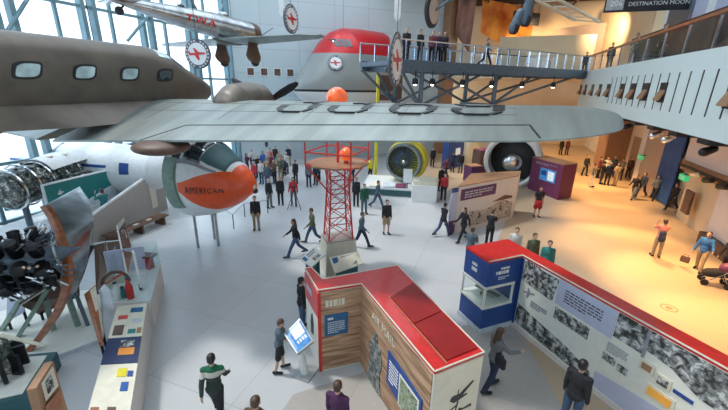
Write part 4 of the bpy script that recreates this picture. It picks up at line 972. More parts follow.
# ---------------------------------------------------------------- turbofan engine
fc = Vector((2.5, 23.5, 1.98)); fax = Vector((.42, .88, -.03)).normalized()
fe = thing('turbofan_engine', 'large turbofan engine with dark fan blades and bright yellow casing', 'engine', (2.9, 24.2, 0), 0)
MB().lathe([(1.05, .0), (1.2, -.03), (1.24, .1), (1.24, .5), (1.06, .5), (1.05, .05)], fc, fax, 48, cap=False).build('inlet_ring', 'dull_alu', fe, 50)
MB().lathe([(1.25, .5), (1.38, .55), (1.38, 1.3), (1.2, 1.9), (.8, 2.6)], fc, fax, 40).build('fan_casing', 'yellow_paint', fe, 50)
MB().lathe([(.01, .02), (.12, .12), (.26, .32), (.30, .5)], fc, fax, 24).build('spinner', 'chrome', fe, 60)
MB().lathe([(1.06, .52), (1.06, .56)], fc, fax, 32).build('fan_back_disc', 'black_paint', fe)
q0 = fax.to_track_quat('Z', 'Y'); 
def blade_me():
    b = MB(); r_ = []
    for k in range(6):
        rr_ = .28+.77*k/5; tw = R(35+30*k/5); wd = .06+.05*k/5
        r_.append([Vector((rr_, -math.cos(tw)*wd*sg, .3-math.sin(tw)*wd*sg))+Vector((0, 0, .006*s2)) for sg, s2 in ((-1, 0), (0, 1), (1, 0), (0, -1))])
    b.loft(r_); return b.mesh('fan_blade', 60)
bme = blade_me(); bme.materials.append(MATS['steel_blue_grey']); Wi = wm(fe).inverted()
for k in range(30):
    o = bpy.data.objects.new('fan_blade', bme); COL.objects.link(o); o.parent = fe; M_ = Wi @ Matrix.Translation(fc) @ q0.to_matrix().to_4x4() @ Matrix.Rotation(2*PI*k/30, 4, 'Z')
    o.location, o.rotation_euler, o.scale = M_.to_translation(), M_.to_euler(), (1, 1, 1)
MB().box((2.9, 24.2, .80), (.5, .9, .5), R(-25)).build('cradle', 'steel_blue_grey', fe)
pl = thing('plinth', 'long white and dark plinth under the turbofan engine', 'plinth', (2.6, 23.4, 0), R(-8))
MB().bb(-2.6, 1.6, -1.3, 2.0, 0, .55).build('plinth_body', 'white_paint', pl, world=False); MB().bb(-2.65, 1.0, -1.36, -1.28, .05, .42).build('plinth_front', 'dark_teal', pl, world=False)
for i, (x, m2) in enumerate(((-1.8, 'cream'), (-.9, 'pale_ink'), (-.1, 'plum'))): MB().box((x, -1.05, .68), (.7, .4, .05), rot=Matrix.Rotation(R(25), 3, 'X')).build('label_rail', m2, pl, world=False)
wc = thing('display_counter', 'white square display counter right of the turbofan plinth', 'counter', tuple(G(425, 203, 0)+Vector((0, .8, 0))), R(-5))
MB().bb(-.75, .75, -.7, .7, 0, 1.05).build('counter_body', 'white_paint', wc, world=False); MB().bb(-.7, .7, -.6, .6, 1.05, 1.3).build('case', 'cream', wc, world=False)
lp = thing('label_stand', 'small white upright label in front of the turbofan blades', 'label', (2.75, 22.3, .55), R(-8))
MB().bb(-.28, .28, -.02, .02, .35, 1.25).build('label_board', 'white_paint', lp, world=False); MB().tube((0, .03, 0), (0, .03, .4), .03).build('post', 'black_metal', lp, world=False)

# ---------------------------------------------------------------- white kiosk with purple sign
def rect_kiosk(name, label, cat, A, B, depth, h, body, top, back=None, d2=None):
    A, B = Vector((A[0], A[1], 0)), Vector((B[0], B[1], 0)); d = (B-A).normalized(); n = Vector((-d.y, d.x, 0))
    if n.y < 0: n = -n
    if back is not None: n = Vector((back.x, back.y, 0)).normalized()
    c = (A+B)/2+n*depth/2; o = thing(name, label, cat, (c.x, c.y, 0), math.atan2(d.y, d.x))
    q = [A, B, B+n*(depth if d2 is None else d2), A+n*depth]
    MB().prism([(p_.x, p_.y) for p_ in q], 0, h).build('body', body, o); MB().prism([(p_.x, p_.y) for p_ in q], h, h+.05).build('top', top, o)
    return o, Face(A, d, Vector((d.y, -d.x, 0))), Face(A+n*depth, -n, -d), (B-A).length, Face(B, n, d)
o, f1, f2, L_, f3 = rect_kiosk('exhibit_booth', 'white exhibit booth with purple sign, brown top and blue-purple end', 'exhibit booth', G(453, 234), G(512, 218), 3.0, 2.35, 'pale_wall', 'tan_brown', G(468, 172, 2.5)-G(455, 184, 2.5), 1.3)
f1.panel('purple_sign', .25, 2.75, 1.65, 2.2, 'purple_print', o, .03); f1.lines('sign_text', 0.5, 2.5, 1.73, 2.1, 3, 'pale_ink', o, off=.033)
f1.panel('mural_print', 1.0, L_-.2, .15, 1.05, 'sepia_print', o, .012, quad=[(1.0, .2), (L_-.2, .12), (L_-.2, .95), (3.4, 1.25), (2.2, .9), (1.0, 1.0)])
f1.panel('mural_caption', 2.9, L_-.25, 1.2, 1.4, 'brown_board', o, .014, quad=[(2.6, 1.22), (L_-.3, 1.22), (L_-.3, 1.34), (3.6, 1.46)])
f1.panel('end_panel', -.42, 0, .0, 2.35, 'lavender', o, .06); f1.panel('end_panel_purple', -.42, 0, .1, .75, 'purple_print', o, .066); f1.panel('end_panel_blue', -.42, 0, 2.15, 2.35, 'exhibit_blue', o, .066)
o, f1, f2, L_, f3 = rect_kiosk('exhibit_booth', 'dark purple exhibit booth with a bright blue screen near the tan floor', 'exhibit booth', G(527.5, 188.5), G(557, 200), 1.3, 2.25, 'plum', 'tan_brown', G(573, 165, 2.25)-G(558.5, 166.6, 2.25))
b_ = f1.panel('screen', .95, 2.3, .95, 1.75, 'screen_blue', o, .04); f1.panel('screen_window', 1.65, 2.2, 1.05, 1.65, 'screen_white', b_, .01, .04); f1.panel('screen_patch', 1.05, 1.5, 1.3, 1.6, 'exhibit_blue', b_, .01, .04)
f1.lines('panel_text', .4, L_-.5, 1.92, 2.08, 2, 'faded_ink', o, off=.003)
# booths further back
for (A_, B_, dp, h, bd, tp, lb, scr) in (((447, 170), (462, 166), .6, 2.3, 'exhibit_blue', 'purple_print', 'blue exhibit booth with a lit screen behind the visitors, just below the wing', 'screen_white'),
                             ((478, 176), (490, 174), .8, 2.0, 'brown_board', 'plum', 'dark brown small booth directly behind the white booth with purple sign', None),
                             ((490, 176), (501, 175), .8, 1.9, 'magenta', 'plum', 'magenta exhibit booth directly behind the white booth with purple sign', 'screen_white'),
                             ((470, 183), (481, 182), .9, 1.2, 'purple_print', 'tan_brown', 'low violet block at the back corner of the white booth with purple sign', None),
                             ((467, 166), (478, 163), .5, 2.6, 'cream', 'exhibit_blue', 'cream exhibit booth with blue top right of the lit blue booth', None)):
    o, f1, f2, L_, f3 = rect_kiosk('exhibit_booth', lb, 'exhibit booth', G(*A_), G(*B_), dp, h, bd, tp)
    if scr: f1.panel('screen', L_*.45, L_*.75, h*.5, h*.75, scr, o, .03)
# white engine cowl ring standing like an arch
ac = G(511, 187); ar = thing('engine_cowl_arch', 'large white engine cowl ring standing upright like an arch with dark inside', 'engine cowling', (ac.x, ac.y+.6, 0), 0)
aax = Vector((.5, .86, 0)).normalized(); c = Vector((ac.x, ac.y+.6, 1.75))
MB().lathe([(1.62, 0), (1.78, -.12), (1.95, -.02), (2.02, .3), (1.95, 1.6), (1.75, 1.6), (1.6, .3)], c, aax, 44, cap=False).build('cowl_shell', 'white_paint', ar, 60)
MB().lathe([(.3, .9), (1.5, 1.1), (1.7, 1.2)], c, aax, 32).build('cowl_inner', 'black_paint', ar, 60); MB().sph(c+aax*.8+Vector((0, 0, -.2)), (.8, .5, .7), 20, 12).build('engine_core', 'chrome', ar, 180)
MB().box((c.x+.4, c.y+.6, .15), (2.4, 1.2, .3), R(-30)).build('base', 'kiosk_grey', ar)
q = G(540, 178); o = thing('curved_screen', 'tall curved golden panel just right of the cowl arch', 'panel', (q.x, q.y+2, 0), 0)
MB().loft([[Vector((q.x-1.6+1.1*t, q.y+2.4+1.4*math.sin(t*1.2), z)) for t in [i/6*2.2 for i in range(7)]]+[Vector((q.x-1.6+1.1*t, q.y+2.5+1.4*math.sin(t*1.2), z)) for t in [i/6*2.2 for i in range(6, -1, -1)]] for z in (0, 3.4)]).build('panel_sheet', 'yellow_paint' if False else 'beige_wall', o)
# brown board with yellow post left under the bridge
q = P(391, 88, 27); o = thing('notice_board', 'brown board with pale lettering above the wing beside a yellow post', 'board', (q.x, q.y, 0), RZN)
MB().bb(-.85, .85, -.05, .05, q.z-.85, q.z+.85).build('board', 'brown_board', o, world=False); text_on('FLIGHT', .34, Vector((q.x, q.y, q.z-.35))-KK*.06-NN*.25, NN, (0, 0, 1), 'pale_ink', o)
MB().bb(-1.1, -.92, -.08, .08, 0, q.z+1.3).build('yellow_post', 'yellow_paint', o, world=False); MB().bb(.86, 1.0, -.08, .08, 0, q.z+.9).build('post', 'cream', o, world=False)

# ---------------------------------------------------------------- left side
# ramp with taupe side wall
def z_at(Q, x, y): g = G(x, y, 0); return H*(1-math.hypot(Q.x, Q.y)/math.hypot(g.x, g.y))
RA, RB = G(95, 249), G(168, 208); rd_ = (RB-RA).normalized(); RL = (RB-RA).length; rn_ = Vector((rd_.y, -rd_.x, 0))    # rn_ points to the hall
za, zb = z_at(RA, 95, 219), z_at(RB, 166, 168); RZR = math.atan2(rd_.y, rd_.x)
RM_ = RA.lerp(RB, .5); rm = thing('ramp', 'taupe-sided ramp rising to the airliner door', 'ramp', tuple(RM_), RZR)
def rw(s_, n_, z): return RA+rd_*s_+rn_*n_+Vector((0, 0, z))
s2 = RL*.96
MB().slab([rw(0, 0, 0), rw(RL, 0, 0), rw(RL, 0, zb), rw(s2, 0, zb), rw(0, 0, za)], -rn_*.22).build('side_wall', 'ramp_taupe', rm)
MB().slab([rw(0, -.22, 0), rw(RL, -.22, 0), rw(RL, -.22, zb-.95), rw(s2, -.22, zb-.95), rw(0, -.22, max(.1, za-.55))], -rn_*1.5).build('walkway', 'kiosk_grey', rm)
MB().tube(rw(0, -.11, za+.02), rw(s2, -.11, zb+.02), .07, n=8).tube(rw(s2, -.11, zb+.02), rw(RL, -.11, zb+.02), .07, n=8).build('wall_capping', 'white_paint', rm)
MB().slab([rw(0, -1.72, 0), rw(RL, -1.72, 0), rw(RL, -1.72, zb-.3), rw(0, -1.72, za-.3)], -rn_*.1).build('far_side_wall', 'pale_ink', rm)
MB().box(rw(RL*.80, .015, 1.1), (.45, .03, 1.4), RZR).build('label_panel', 'cream', rm)
_q = ray(157, 172); _q = _q*((math.hypot(RB.x, RB.y)+.2)/math.hypot(_q.x, _q.y)); PQ = Vector((_q.x, _q.y, 0)); dk = thing('entry_portal', 'dark round-topped doorway with a visitor at the top of the ramp', 'doorway', tuple(PQ+rd_*.9), RZR)
_h = ray(157, 155); zf = H+_h.z*math.hypot(PQ.x, PQ.y)/math.hypot(_h.x, _h.y)-1.75
MB().loft([[PQ+rd_*y+rn_*(.62*math.cos(t))+Vector((0, 0, zf+.9+.85*math.sin(t) if 0 < t < PI else zf)) for t in [0]+[PI*i/12 for i in range(1, 12)]+[PI]]+[PQ+rd_*y+rn_*.62+Vector((0, 0, zf))][:0] for y in (.7, 1.6)]).build('portal_shell', 'black_paint', dk, 60)
# railings around the airliner nose
for i, (pts, lb) in enumerate((([(193, 213), (214, 216), (234, 229), (245, 217), (268, 213)], 'thin grey railing in front of the airliner nose section'),)):
    o = thing('railing', lb, 'railing', tuple(G(*pts[0])), 0); w_ = [G(x, y+ (0)) for x, y in pts]
    for p_ in w_: MB().tube(p_, p_+Vector((0, 0, .75)), .025, n=6).build('railing_post', 'black_metal', o)
    r_ = MB(); r_.path([p_+Vector((0, 0, .75)) for p_ in w_], .02, 6); r_.build('top_rail', 'kiosk_grey', o)
# slatted bench
a, b_ = G(109, 246, .0), G(166, 222, .0); d = (b_-a).normalized(); n = Vector((-d.y, d.x, 0)); L_ = (b_-a).length
bh = thing('slatted_bench', 'long low dark wood slatted bench against the taupe ramp wall', 'bench', tuple((a+b_)/2), math.atan2(d.y, d.x))
for k in range(4): MB().bb(-L_/2, L_/2, -.28+k*.17, -.16+k*.17, .40, .45).build('slat', 'pallet_wood', bh, world=False)
for x in (-L_/2+.25, 0, L_/2-.3): MB().bb(x-.05, x+.05, -.26, .34, 0, .40).build('leg', 'pallet_wood', bh, world=False)
for x, m2 in ((-.9, 'cream'), (-.1, 'pale_ink'), (.6, 'cream')): MB().bb(x-.12, x+.12, -.05, .08, .45, .48).build('seat_label', m2, bh, world=False)

# cutaway jet engine on a plinth
e0, e1 = P(5, 191, 21.2), P(86, 163, 24.0); ex = (e1-e0).normalized(); LE = (e1-e0).length
je = thing('cutaway_jet_engine', 'long cutaway jet engine wrapped in pipes on a dark teal plinth by the glass wall', 'engine', (e0.x, e0.y, 0), 0)
MB().lathe([(.25, -.3), (.75, -.1), (.82, .4), (.75, 1.2), (.62, 2.2), (.55, 3.4), (.48, LE-.8), (.4, LE)], e0, ex, 28).build('engine_core', 'metal_clutter', je, 50)
for t_, r_ in ((.1, .92), (.75, .94), (1.5, .86), (2.3, .78), (3.1, .7)):
    MB().lathe([(r_-.06, -.04), (r_, -.04), (r_, .04), (r_-.06, .04)], e0+ex*t_, ex, 32, cap=False).build('casing_ring', 'chrome', je, 50)
rd = random.Random(5); pw = MB(); qx = ex.to_track_quat('Z', 'Y')
def ep(t_, a, r_): return e0+ex*t_+qx @ Vector((r_*math.cos(a), r_*math.sin(a), 0))
for i in range(150):
    t_ = rd.uniform(.1, LE-.8); a = rd.uniform(0, 2*PI); r_ = .86-.09*t_
    if rd.random() < .55: pw.path([ep(t_, a, r_), ep(t_+rd.uniform(.2, .8), a+rd.uniform(-.5, .5), r_), ep(t_+rd.uniform(.4, .9), a+rd.uniform(-.9, .9), r_-.1)], rd.uniform(.02, .05), 6)
    else: pw.box(ep(t_, a, r_), (rd.uniform(.08, .25),)*3, rd.uniform(0, 3))
tag(pw.build('pipework', 'metal_clutter', je), None, None, kind='stuff')
for t_, a, m2 in ((2.2, 1.7, 'tan_brown'), (2.8, 1.9, 'cream'), (1.7, .9, 'brown_board')): MB().box(ep(t_, a, .72), (.45, .4, .4), .4).build('gearbox', m2, je)
MB().loft([[ep(t_, R(a), r_) for a in range(30, 151, 10)]+[ep(t_, R(a), r_+.04) for a in range(150, 29, -10)] for t_, r_ in ((1.6, .88), (2.6, .92), (3.8, .8))]).build('opened_cowl', 'white_paint', je, 60)
for t_ in (.6, 3.4): p_ = e0+ex*t_; MB().tube((p_.x, p_.y, .55), (p_.x, p_.y, p_.z-.6), .12).build('stand_post', 'steel_blue_grey', je)
ps = [G(-40, 200, .8), G(5, 232, .55), G(48, 214, .55), G(30, 196, .8)]
ps = [Vector((e0.x-1.2, e0.y-.6, 0)), Vector((e0.x+1.3, e0.y-1.5, 0)), Vector((e1.x+1.2, e1.y-.5, 0)), Vector((e1.x-1.0, e1.y+.4, 0))]
o = thing('plinth', 'dark teal plinth with white top under the long cutaway engine', 'plinth', tuple(sum(ps, Vector())/4), 0)
MB().prism([(p_.x, p_.y) for p_ in ps], 0, .5).build('plinth_body', 'dark_teal', o); MB().prism([(p_.x, p_.y) for p_ in ps], .5, .55).build('plinth_top', 'white_paint', o)
p_ = G(17, 208, .6); MB().box((p_.x, p_.y, .72), (.8, .5, .3), .5).build('green_label', 'teal_board', o)
# teal board
tq = [G(42, 186, 2.45), G(123, 167, 2.45)]; A_, B_ = Vector((tq[0].x, tq[0].y, 0)), Vector((tq[1].x, tq[1].y, 0)); d = (B_-A_).normalized()
o = thing('display_board', 'long teal display board with white edge behind the curved metal sheet', 'board', tuple((A_+B_)/2), math.atan2(d.y, d.x)); L_ = (B_-A_).length; fT = Face(A_, d, (1, -1))
fT.panel('board', 0, 0, 0, 0, 'teal_board', o, .08, quad=[(0, 1.3), (L_, 1.3), (L_, 2.45), (0, 2.45)]); fT.panel('board_edge', 0, 0, 0, 0, 'white_paint', o, .10, quad=[(0, 2.45), (L_, 2.45), (L_, 2.52), (0, 2.52)]); fT.panel('board_edge', -.07, 0, 1.3, 2.52, 'white_paint', o, .10)
fT.lines('board_text', .3, .9, 1.5, 1.68, 1, 'white_ink', o, off=.085, fill=.8); MB().slab([fT.p(a, z, .08) for a, z in ((.45, 1.95), (.6, 1.9), (.75, 2.02), (.62, 2.06), (.58, 2.15), (.54, 2.04))], fT.n*.01).build('arrow_mark', 'white_ink', o)
for s_ in (.3, L_-.3): MB().tube(fT.p(s_, 0, -.06), fT.p(s_, 1.5, -.06), .05).build('leg', 'steel_blue_grey', o)
q0_ = A_+d*L_*.62-fT.n*.9; o = thing('engine_model', 'green-grey engine model with red block on show behind the teal board', 'exhibit', (q0_.x, q0_.y, 0), math.atan2(d.y, d.x))
MB().bb(-1.2, 1.6, -.4, .4, 0, 2.0).build('pedestal', 'pale_ink', o, world=False); MB().box((-.2, 0, 2.22), (1.4, .5, .5)).build('model_block', 'metal_clutter', o, world=False, bevel=.05); MB().box((1.1, 0, 2.18), (.7, .4, .35)).build('red_block', 'red_paint', o, world=False, bevel=.04)
for (qs, zz, mm, lb) in (([(54, 150), (106, 161), (105, 168), (57, 165)], (2.2, 2.2, 1.4, 1.4), 'screen_dummy', 'long pale blue display panel far left under the airliner belly'),):
    ps = [G(x, y, z) for (x, y), z in zip(qs, (1.9, 1.9, 1.5, 1.3))]
    A_, B_ = Vector((ps[0].x, ps[0].y, 0)), Vector((ps[1].x, ps[1].y, 0)); ff = Face(A_, B_-A_, (1, -1)); L_ = (B_-A_).length
    o = thing('display_board', lb, 'board', tuple((A_+B_)/2), 0); ff.panel('board', 0, L_, .9, 1.9, 'panel_blue', o, .08); ff.panel('pale_field', .1, L_*.6, 1.0, 1.8, 'lavender', o, .02, .08)
    for s_ in (.4, L_-.4): MB().tube(ff.p(s_, 0, -.06), ff.p(s_, 1.0, -.06), .05).build('leg', 'steel_blue_grey', o)
# curved metal sheet with copper edge
ed = [(45, 206, 3.45), (52, 216, 3.2), (60, 236, 2.85), (68, 262, 2.35), (67, 288, 1.75), (58, 312, 1.1), (42, 335, .5), (27, 353, .05)]
fr_ = [(80, 187, 3.4), (90, 201, 3.15), (94, 222, 2.75), (93, 246, 2.2), (85, 272, 1.6), (76, 294, 1.15)]
E0 = [G(*q) for q in ed]; E1 = [G(*q) for q in fr_]
def samp(L, t): 
    t = t*(len(L)-1); i = min(int(t), len(L)-2); return L[i].lerp(L[i+1], t-i)
cs = thing('curved_metal_sheet', 'tall curved polished metal sheet with copper-brown edge', 'exhibit', tuple(Vector((E0[-1].x, E0[-1].y, 0))), 0)
g0 = [[samp(E0[:6], i/16).lerp(samp(E1, i/16), j/6) for j in range(7)] for i in range(17)]
vs = [p_ for r_ in g0 for p_ in r_]; vs += [p_+Vector((-.05, .05, .0)) for p_ in vs]; NS = 17*7; fs = []
for i in range(16):
    for j in range(6): a = i*7+j; fs += [(a, a+1, a+8, a+7), (NS+a, NS+a+7, NS+a+8, NS+a+1)]
for i in range(16):
    for j in (0, 6): a = i*7+j; fs.append((a, a+7, NS+a+7, NS+a))
for j in range(6):
    for i in (0, 16): a = i*7+j; fs.append((a, a+1, NS+a+1, NS+a))
b = MB(); b.add(vs, fs); b.build('metal_sheet', 'polished_alu', cs, 60)
SE = [samp(E0, i/20) for i in range(21)]
b = MB(); b.loft([[p_+Vector((dx, dy, 0)) for dx, dy in ((-.09, -.07), (.09, -.07), (.09, .07), (-.09, .07))] for p_ in SE]); b.build('copper_edge', 'copper_wood', cs, 50)
b = MB(); b.tube(E1[-1], Vector((E1[-1].x+.1, E1[-1].y, .1)), .05).build('prop_leg', 'steel_blue_grey', cs); b = MB(); b.tube(samp(E1, .6), samp(E0, .8), .05).build('brace', 'black_metal', cs)
# radial engine on a grey steel stand
rc = P(27, 262, 12.0); rax = Vector((.78, .58, .10)).normalized(); re_ = thing('radial_engine', 'black many-cylinder radial engine on a grey steel stand', 'engine', (rc.x, rc.y, 0), 0)
MB().lathe([(.10, -.75), (.30, -.7), (.36, -.3), (.36, .35), (.24, .5), (.15, .7), (.10, .85), (.05, .9), (.04, 1.05)], rc, rax, 24).build('crankcase', 'steel_blue_grey', re_, 50)
qr = rax.to_track_quat('Z', 'Y'); cyl = MB(); cyl.tube((0, 0, .3), (0, 0, .72), .11, n=14)
for k in range(8): cyl.lathe([(.15, .36+k*.045), (.15, .378+k*.045)], (0, 0, 0), n=14)
cyl.lathe([(.13, .73), (.12, .80), (.05, .83)], (0, 0, 0), n=12); cyl.tube((.08, .1, .3), (.08, .12, .8), .018, n=6).tube((-.08, .1, .3), (-.08, .12, .8), .018, n=6)
cme = cyl.mesh('cylinder', 40); cme.materials.append(MATS['black_metal']); Wi = wm(re_).inverted()
for row in range(3):
    for k in range(7):
        M_ = Wi @ Matrix.Translation(rc+rax*(-.42+row*.36)) @ qr.to_matrix().to_4x4() @ Matrix.Rotation(2*PI*(k+row*.33)/7, 4, 'Z') @ Matrix.Rotation(PI/2, 4, 'Y')
        o = bpy.data.objects.new('engine_cylinder', cme); COL.objects.link(o); o.parent = re_; o.location, o.rotation_euler = M_.to_translation(), M_.to_euler()
rd = random.Random(9); pw = MB()
for i in range(110):
    a, b0 = rd.uniform(0, 2*PI), rd.uniform(-.9, .6); pw.path([rc+qr @ Vector((math.cos(a)*r_, math.sin(a)*r_, b0+o_)) for r_, o_ in ((.35, 0), (.55, .1*rd.random()), (.62, .3*rd.random()))], .018, 5)
tag(pw.build('pipework', 'steel_blue_grey', re_), None, None, kind='stuff')
pw = MB()
for i in range(45):
    a, b0 = rd.uniform(0, 2*PI), rd.uniform(-.9, .5); q_ = rc+qr @ Vector((math.cos(a)*.66, math.sin(a)*.66, b0)); pw.tube(q_, q_+qr @ Vector((math.cos(a)*.18, math.sin(a)*.18, .15)), .035, n=8)
tag(pw.build('spark_fittings', 'chrome', re_), None, None, kind='stuff')
ring = MB(); ring.lathe([(.24, .0), (.28, .0), (.28, .05), (.24, .05)], rc+rax*.55, rax, 24, cap=False); ring.build('mount_ring', 'kiosk_grey', re_, 50)
for (a_, b0) in (((33, 258, 2.1), (54, 330, .12)), ((52, 282, 1.6), (18, 337, .12)), ((58, 268, 1.9), (78, 326, .12)), ((30, 285, 1.6), (2, 330, .12))):
    p0, p1 = G(*a_), G(*b0); MB().box((p0+p1)/2, (.13, .10, (p1-p0).length), rot=(p1-p0).to_track_quat('Z', 'Y').to_matrix()).build('stand_leg', 'green_grey', re_)
# platforms
def platform(name, label, qs, z, m, edge=None, em=None, h0=0.0):
    ps = [G(x, y, z) for x, y in qs]; c = sum(ps, Vector())/len(ps); o = thing(name, label, 'platform', (c.x, c.y, 0), 0)
    MB().prism([(p_.x, p_.y) for p_ in ps], h0, z-.02).build('platform_body', em or m, o)
    ins = [(c+(p_-c)*(1-(edge or .02))) for p_ in ps]; MB().prism([(p_.x, p_.y) for p_ in ins], z-.02, z).build('platform_top', m, o); return o
platform('display_platform', 'low white platform under the radial engine and curved sheet', [(-60, 330), (60, 292), (100, 288), (103, 338), (40, 362), (-40, 372)], .12, 'panel_white', .02, 'pale_ink')
o = platform('display_platform', 'white low platform with wide dark teal rim at the lower left corner', [(-70, 362), (57, 351), (29, 396), (-70, 418)], .45, 'panel_white', .16, 'dark_teal')
# dark serrated propeller hub exhibit at the far left edge on that platform
p_ = G(2, 375, .45); o = thing('engine_exhaust_model', 'dark spiky engine part on the teal-rimmed platform at left edge', 'exhibit', tuple(p_), 0)
MB().lathe([(.28, 0), (.34, .3), (.26, .9), (.1, 1.05)], p_, (0, 0, 1), 14).build('engine_core', 'metal_clutter', o, 30)
for k in range(10): a = 2*PI*k/10; d_ = Vector((math.cos(a), math.sin(a), 0)); MB().box(p_+d_*.36+Vector((0, 0, .3+.06*(k % 3))), (.28, .08, .5), a).build('fin', 'black_metal', o)
MB().cap(p_+Vector((.2, .1, 1.0)), p_+Vector((.75, .35, .55)), .05, .04).build('pale_arm', 'cream', o, 60)
# brown sign board at the bottom left
def upright(name, label, cat, qs, zz, m, th=.10, foot=True, face=None):
    ps = [G(x, y, z) for (x, y), z in zip(qs, zz)]; c = sum(ps, Vector())/4; o = thing(name, label, cat, (c.x, c.y, 0), 0)
    quad3(ps, th).build('board', m, o)
    if foot:
        lo = sorted(ps, key=lambda p_: p_.z)[:2]
        n = (ps[1]-ps[0]).cross(ps[3]-ps[0]).normalized(); n = -n if n.dot(Vector((0, 0, H))-ps[0]) > 0 else n
        for p_ in lo:
            b_ = p_.lerp(c, .12)+n*th*.5
            if b_.z > .08: MB().tube((b_.x, b_.y, 0), (b_.x, b_.y, b_.z), .035, n=6).build('leg', 'black_metal', o)
    return o, ps
o, ps = upright('sign_board', 'brown-edged upright sign board with black and white picture at the bottom left', 'sign', [(36, 388), (53, 361), (72, 424), (50, 440)], (1.5, 1.5, .35, .35), 'tan_brown', .14)
on_quad(ps, .25, .05, .9, .36, .008).build('picture_border', 'cream', o); on_quad(ps, .4, .10, .72, .30, .014).build('picture', 'grey_photo_fine', o); on_quad(ps, .15, .42, .85, .62, .008).build('red_strip', 'copper_wood', o)
# counter of cards
cq = [G(117, 306, .9), G(147, 303, .9), G(128, 425, .9), G(84, 425, .9)]; c = sum(cq, Vector())/4
o = thing('display_counter', 'long cream display counter with printed cards and a navy panel', 'counter', (c.x, c.y, 0), 0)
MB().prism([(p_.x, p_.y) for p_ in cq], 0, .86).build('counter_body', 'pale_wall', o); MB().prism([(p_.x, p_.y) for p_ in cq], .86, .9).build('counter_top', 'cream', o)
npn = on_quad(cq, .0, .37, 1.0, .60, .015).build('navy_panel', 'navy_print', o)
on_quad(cq, .42, .40, .82, .46, .022).build('card', 'grey_photo_fine', npn); on_quad(cq, .40, .47, .85, .53, .022).build('card', 'orange_mural', npn)
for i, (a0, b0, a1, b1, m2) in enumerate(((.15, .13, .45, .17, 'red_paint'), (.1, .24, .4, .34, 'brown_board'), (.55, .29, .78, .33, 'teal_board'), (.82, .28, .95, .33, 'tan_brown'), (.5, .64, .75, .70, 'yellow_paint'), (.78, .66, .92, .70, 'exhibit_blue'), (.66, .74, .85, .80, 'navy_cloth'), (.05, .9, .25, .97, 'copper_wood'), (.45, .9, .65, .97, 'brown_board'), (.6, .18, .9, .22, 'pale_ink'), (.5, .05, .9, .10, 'panel_blue'))):
    on_quad(cq, a0, b0, a1, b1, .015).build('printed_card', m2, o)
# glass case beyond the counter
gq = [G(112, 300, .9), G(120, 268, .9), G(160, 262, .9), G(150, 300, .9)]; c = sum(gq, Vector())/4
o = thing('glass_display_case', 'glass display case with pale panels beyond the card counter', 'display case', (c.x, c.y, 0), 0)
pg = [(p_.x, p_.y) for p_ in gq]; MB().prism(pg, 0, .8).build('case_base', 'pale_wall', o); MB().prism(pg, .8, .86).build('case_floor', 'white_paint', o)
for (a, b0) in zip(pg, pg[1:]+pg[:1]):
    A_, B_ = Vector((*a, 0)), Vector((*b0, 0)); d = (B_-A_).normalized(); n = Vector((-d.y, d.x, 0))*.01
    MB().prism([((A_-n).x, (A_-n).y), ((B_-n).x, (B_-n).y), ((B_+n).x, (B_+n).y), ((A_+n).x, (A_+n).y)], .86, 1.7).build('glass_pane', 'case_glass', o)
cq2 = Vector((c.x, c.y, 0))
def item(name, label, cat, x, y, z, build, rz=0):
    p_ = G(x, y, z); t = thing(name, label, cat, tuple(p_), rz); build(t); return t
def lav(t):
    MB().box((0, 0, .38), (1.1, .05, .76)).build('back_board', 'lavender', t, world=False); MB().box((.0, -.03, .38), (.04, .01, .7)).build('board_stripe', 'exhibit_blue', t, world=False)
item('information_board', 'lavender display panel inside the glass case', 'panel', 128, 270, .88, lav, R(25))
def rng(t):
    b = MB(); b.loft([[Vector((math.cos(a)*(.36+.05*math.cos(q)), .05*math.sin(q), .02+math.sin(a)*(.36+.05*math.cos(q)))) for q in [2*PI*i/8 for i in range(8)]] for a in [PI*k/16 for k in range(17)]]); b.build('arch_ring', 'brown_board', t, 60, world=False)
    MB().lathe([(.28, 0), (.28, .02)], (0, .02, .0), (0, 1, 0), 20).build('disc', 'cream', t, world=False)
    MB().cap((-.25, -.05, .05), (.25, -.05, .32), .03, .03, 8).build('red_bar', 'red_paint', t, 60, world=False)
item('arched_gauge', 'dark half-round ring exhibit with a red bar in the glass case', 'exhibit', 116, 283, .88, rng, R(20))
def btl(m2, h):
    def f(t):
        MB().lathe([(.09, 0), (.10, .05), (.10, h*.6), (.05, h*.8), (.045, h)], (0, 0, 0), n=14).build('body', m2, t, 50, world=False); MB().lathe([(.05, h), (.05, h+.04)], (0, 0, 0), n=12).build('cap', 'black_metal', t, world=False)
    return f
item('red_canister', 'bright red slim canister in the glass case', 'canister', 131, 298, .88, btl('red_paint', .62)); item('white_canister', 'white slim canister left of the red one in the glass case', 'canister', 118, 299, .88, btl('white_paint', .5)); item('green_canister', 'short dark green canister between the red and white ones', 'canister', 124, 297, .88, btl('teal_board', .3))
def wpn(t): MB().box((0, 0, .7), (.28, .05, 1.1)).build('panel', 'white_paint', t, world=False); MB().tube((0, 0, 0), (0, 0, .2), .04).build('foot', 'black_metal', t, world=False)
item('tall_label', 'tall narrow white label rising from the glass case', 'label', 141, 290, .88, wpn, R(-50))
def mdl(t):
    MB().box((0, 0, .25), (.7, .35, .08), .2).build('top', 'brown_board', t, world=False, bevel=.02); MB().box((.3, -.1, .05), (.14, .2, .36)).build('side', 'deep_red', t, world=False); MB().box((-.3, .1, .05), (.08, .2, .36)).build('side', 'brown_board', t, world=False); MB().tube((0, 0, -1.0), (0, 0, .22), .05).build('post', 'black_metal', t, world=False)
item('book_rest', 'small dark red reading rest beyond the glass case', 'reading rest', 146, 262, 1.0, mdl, R(-20))
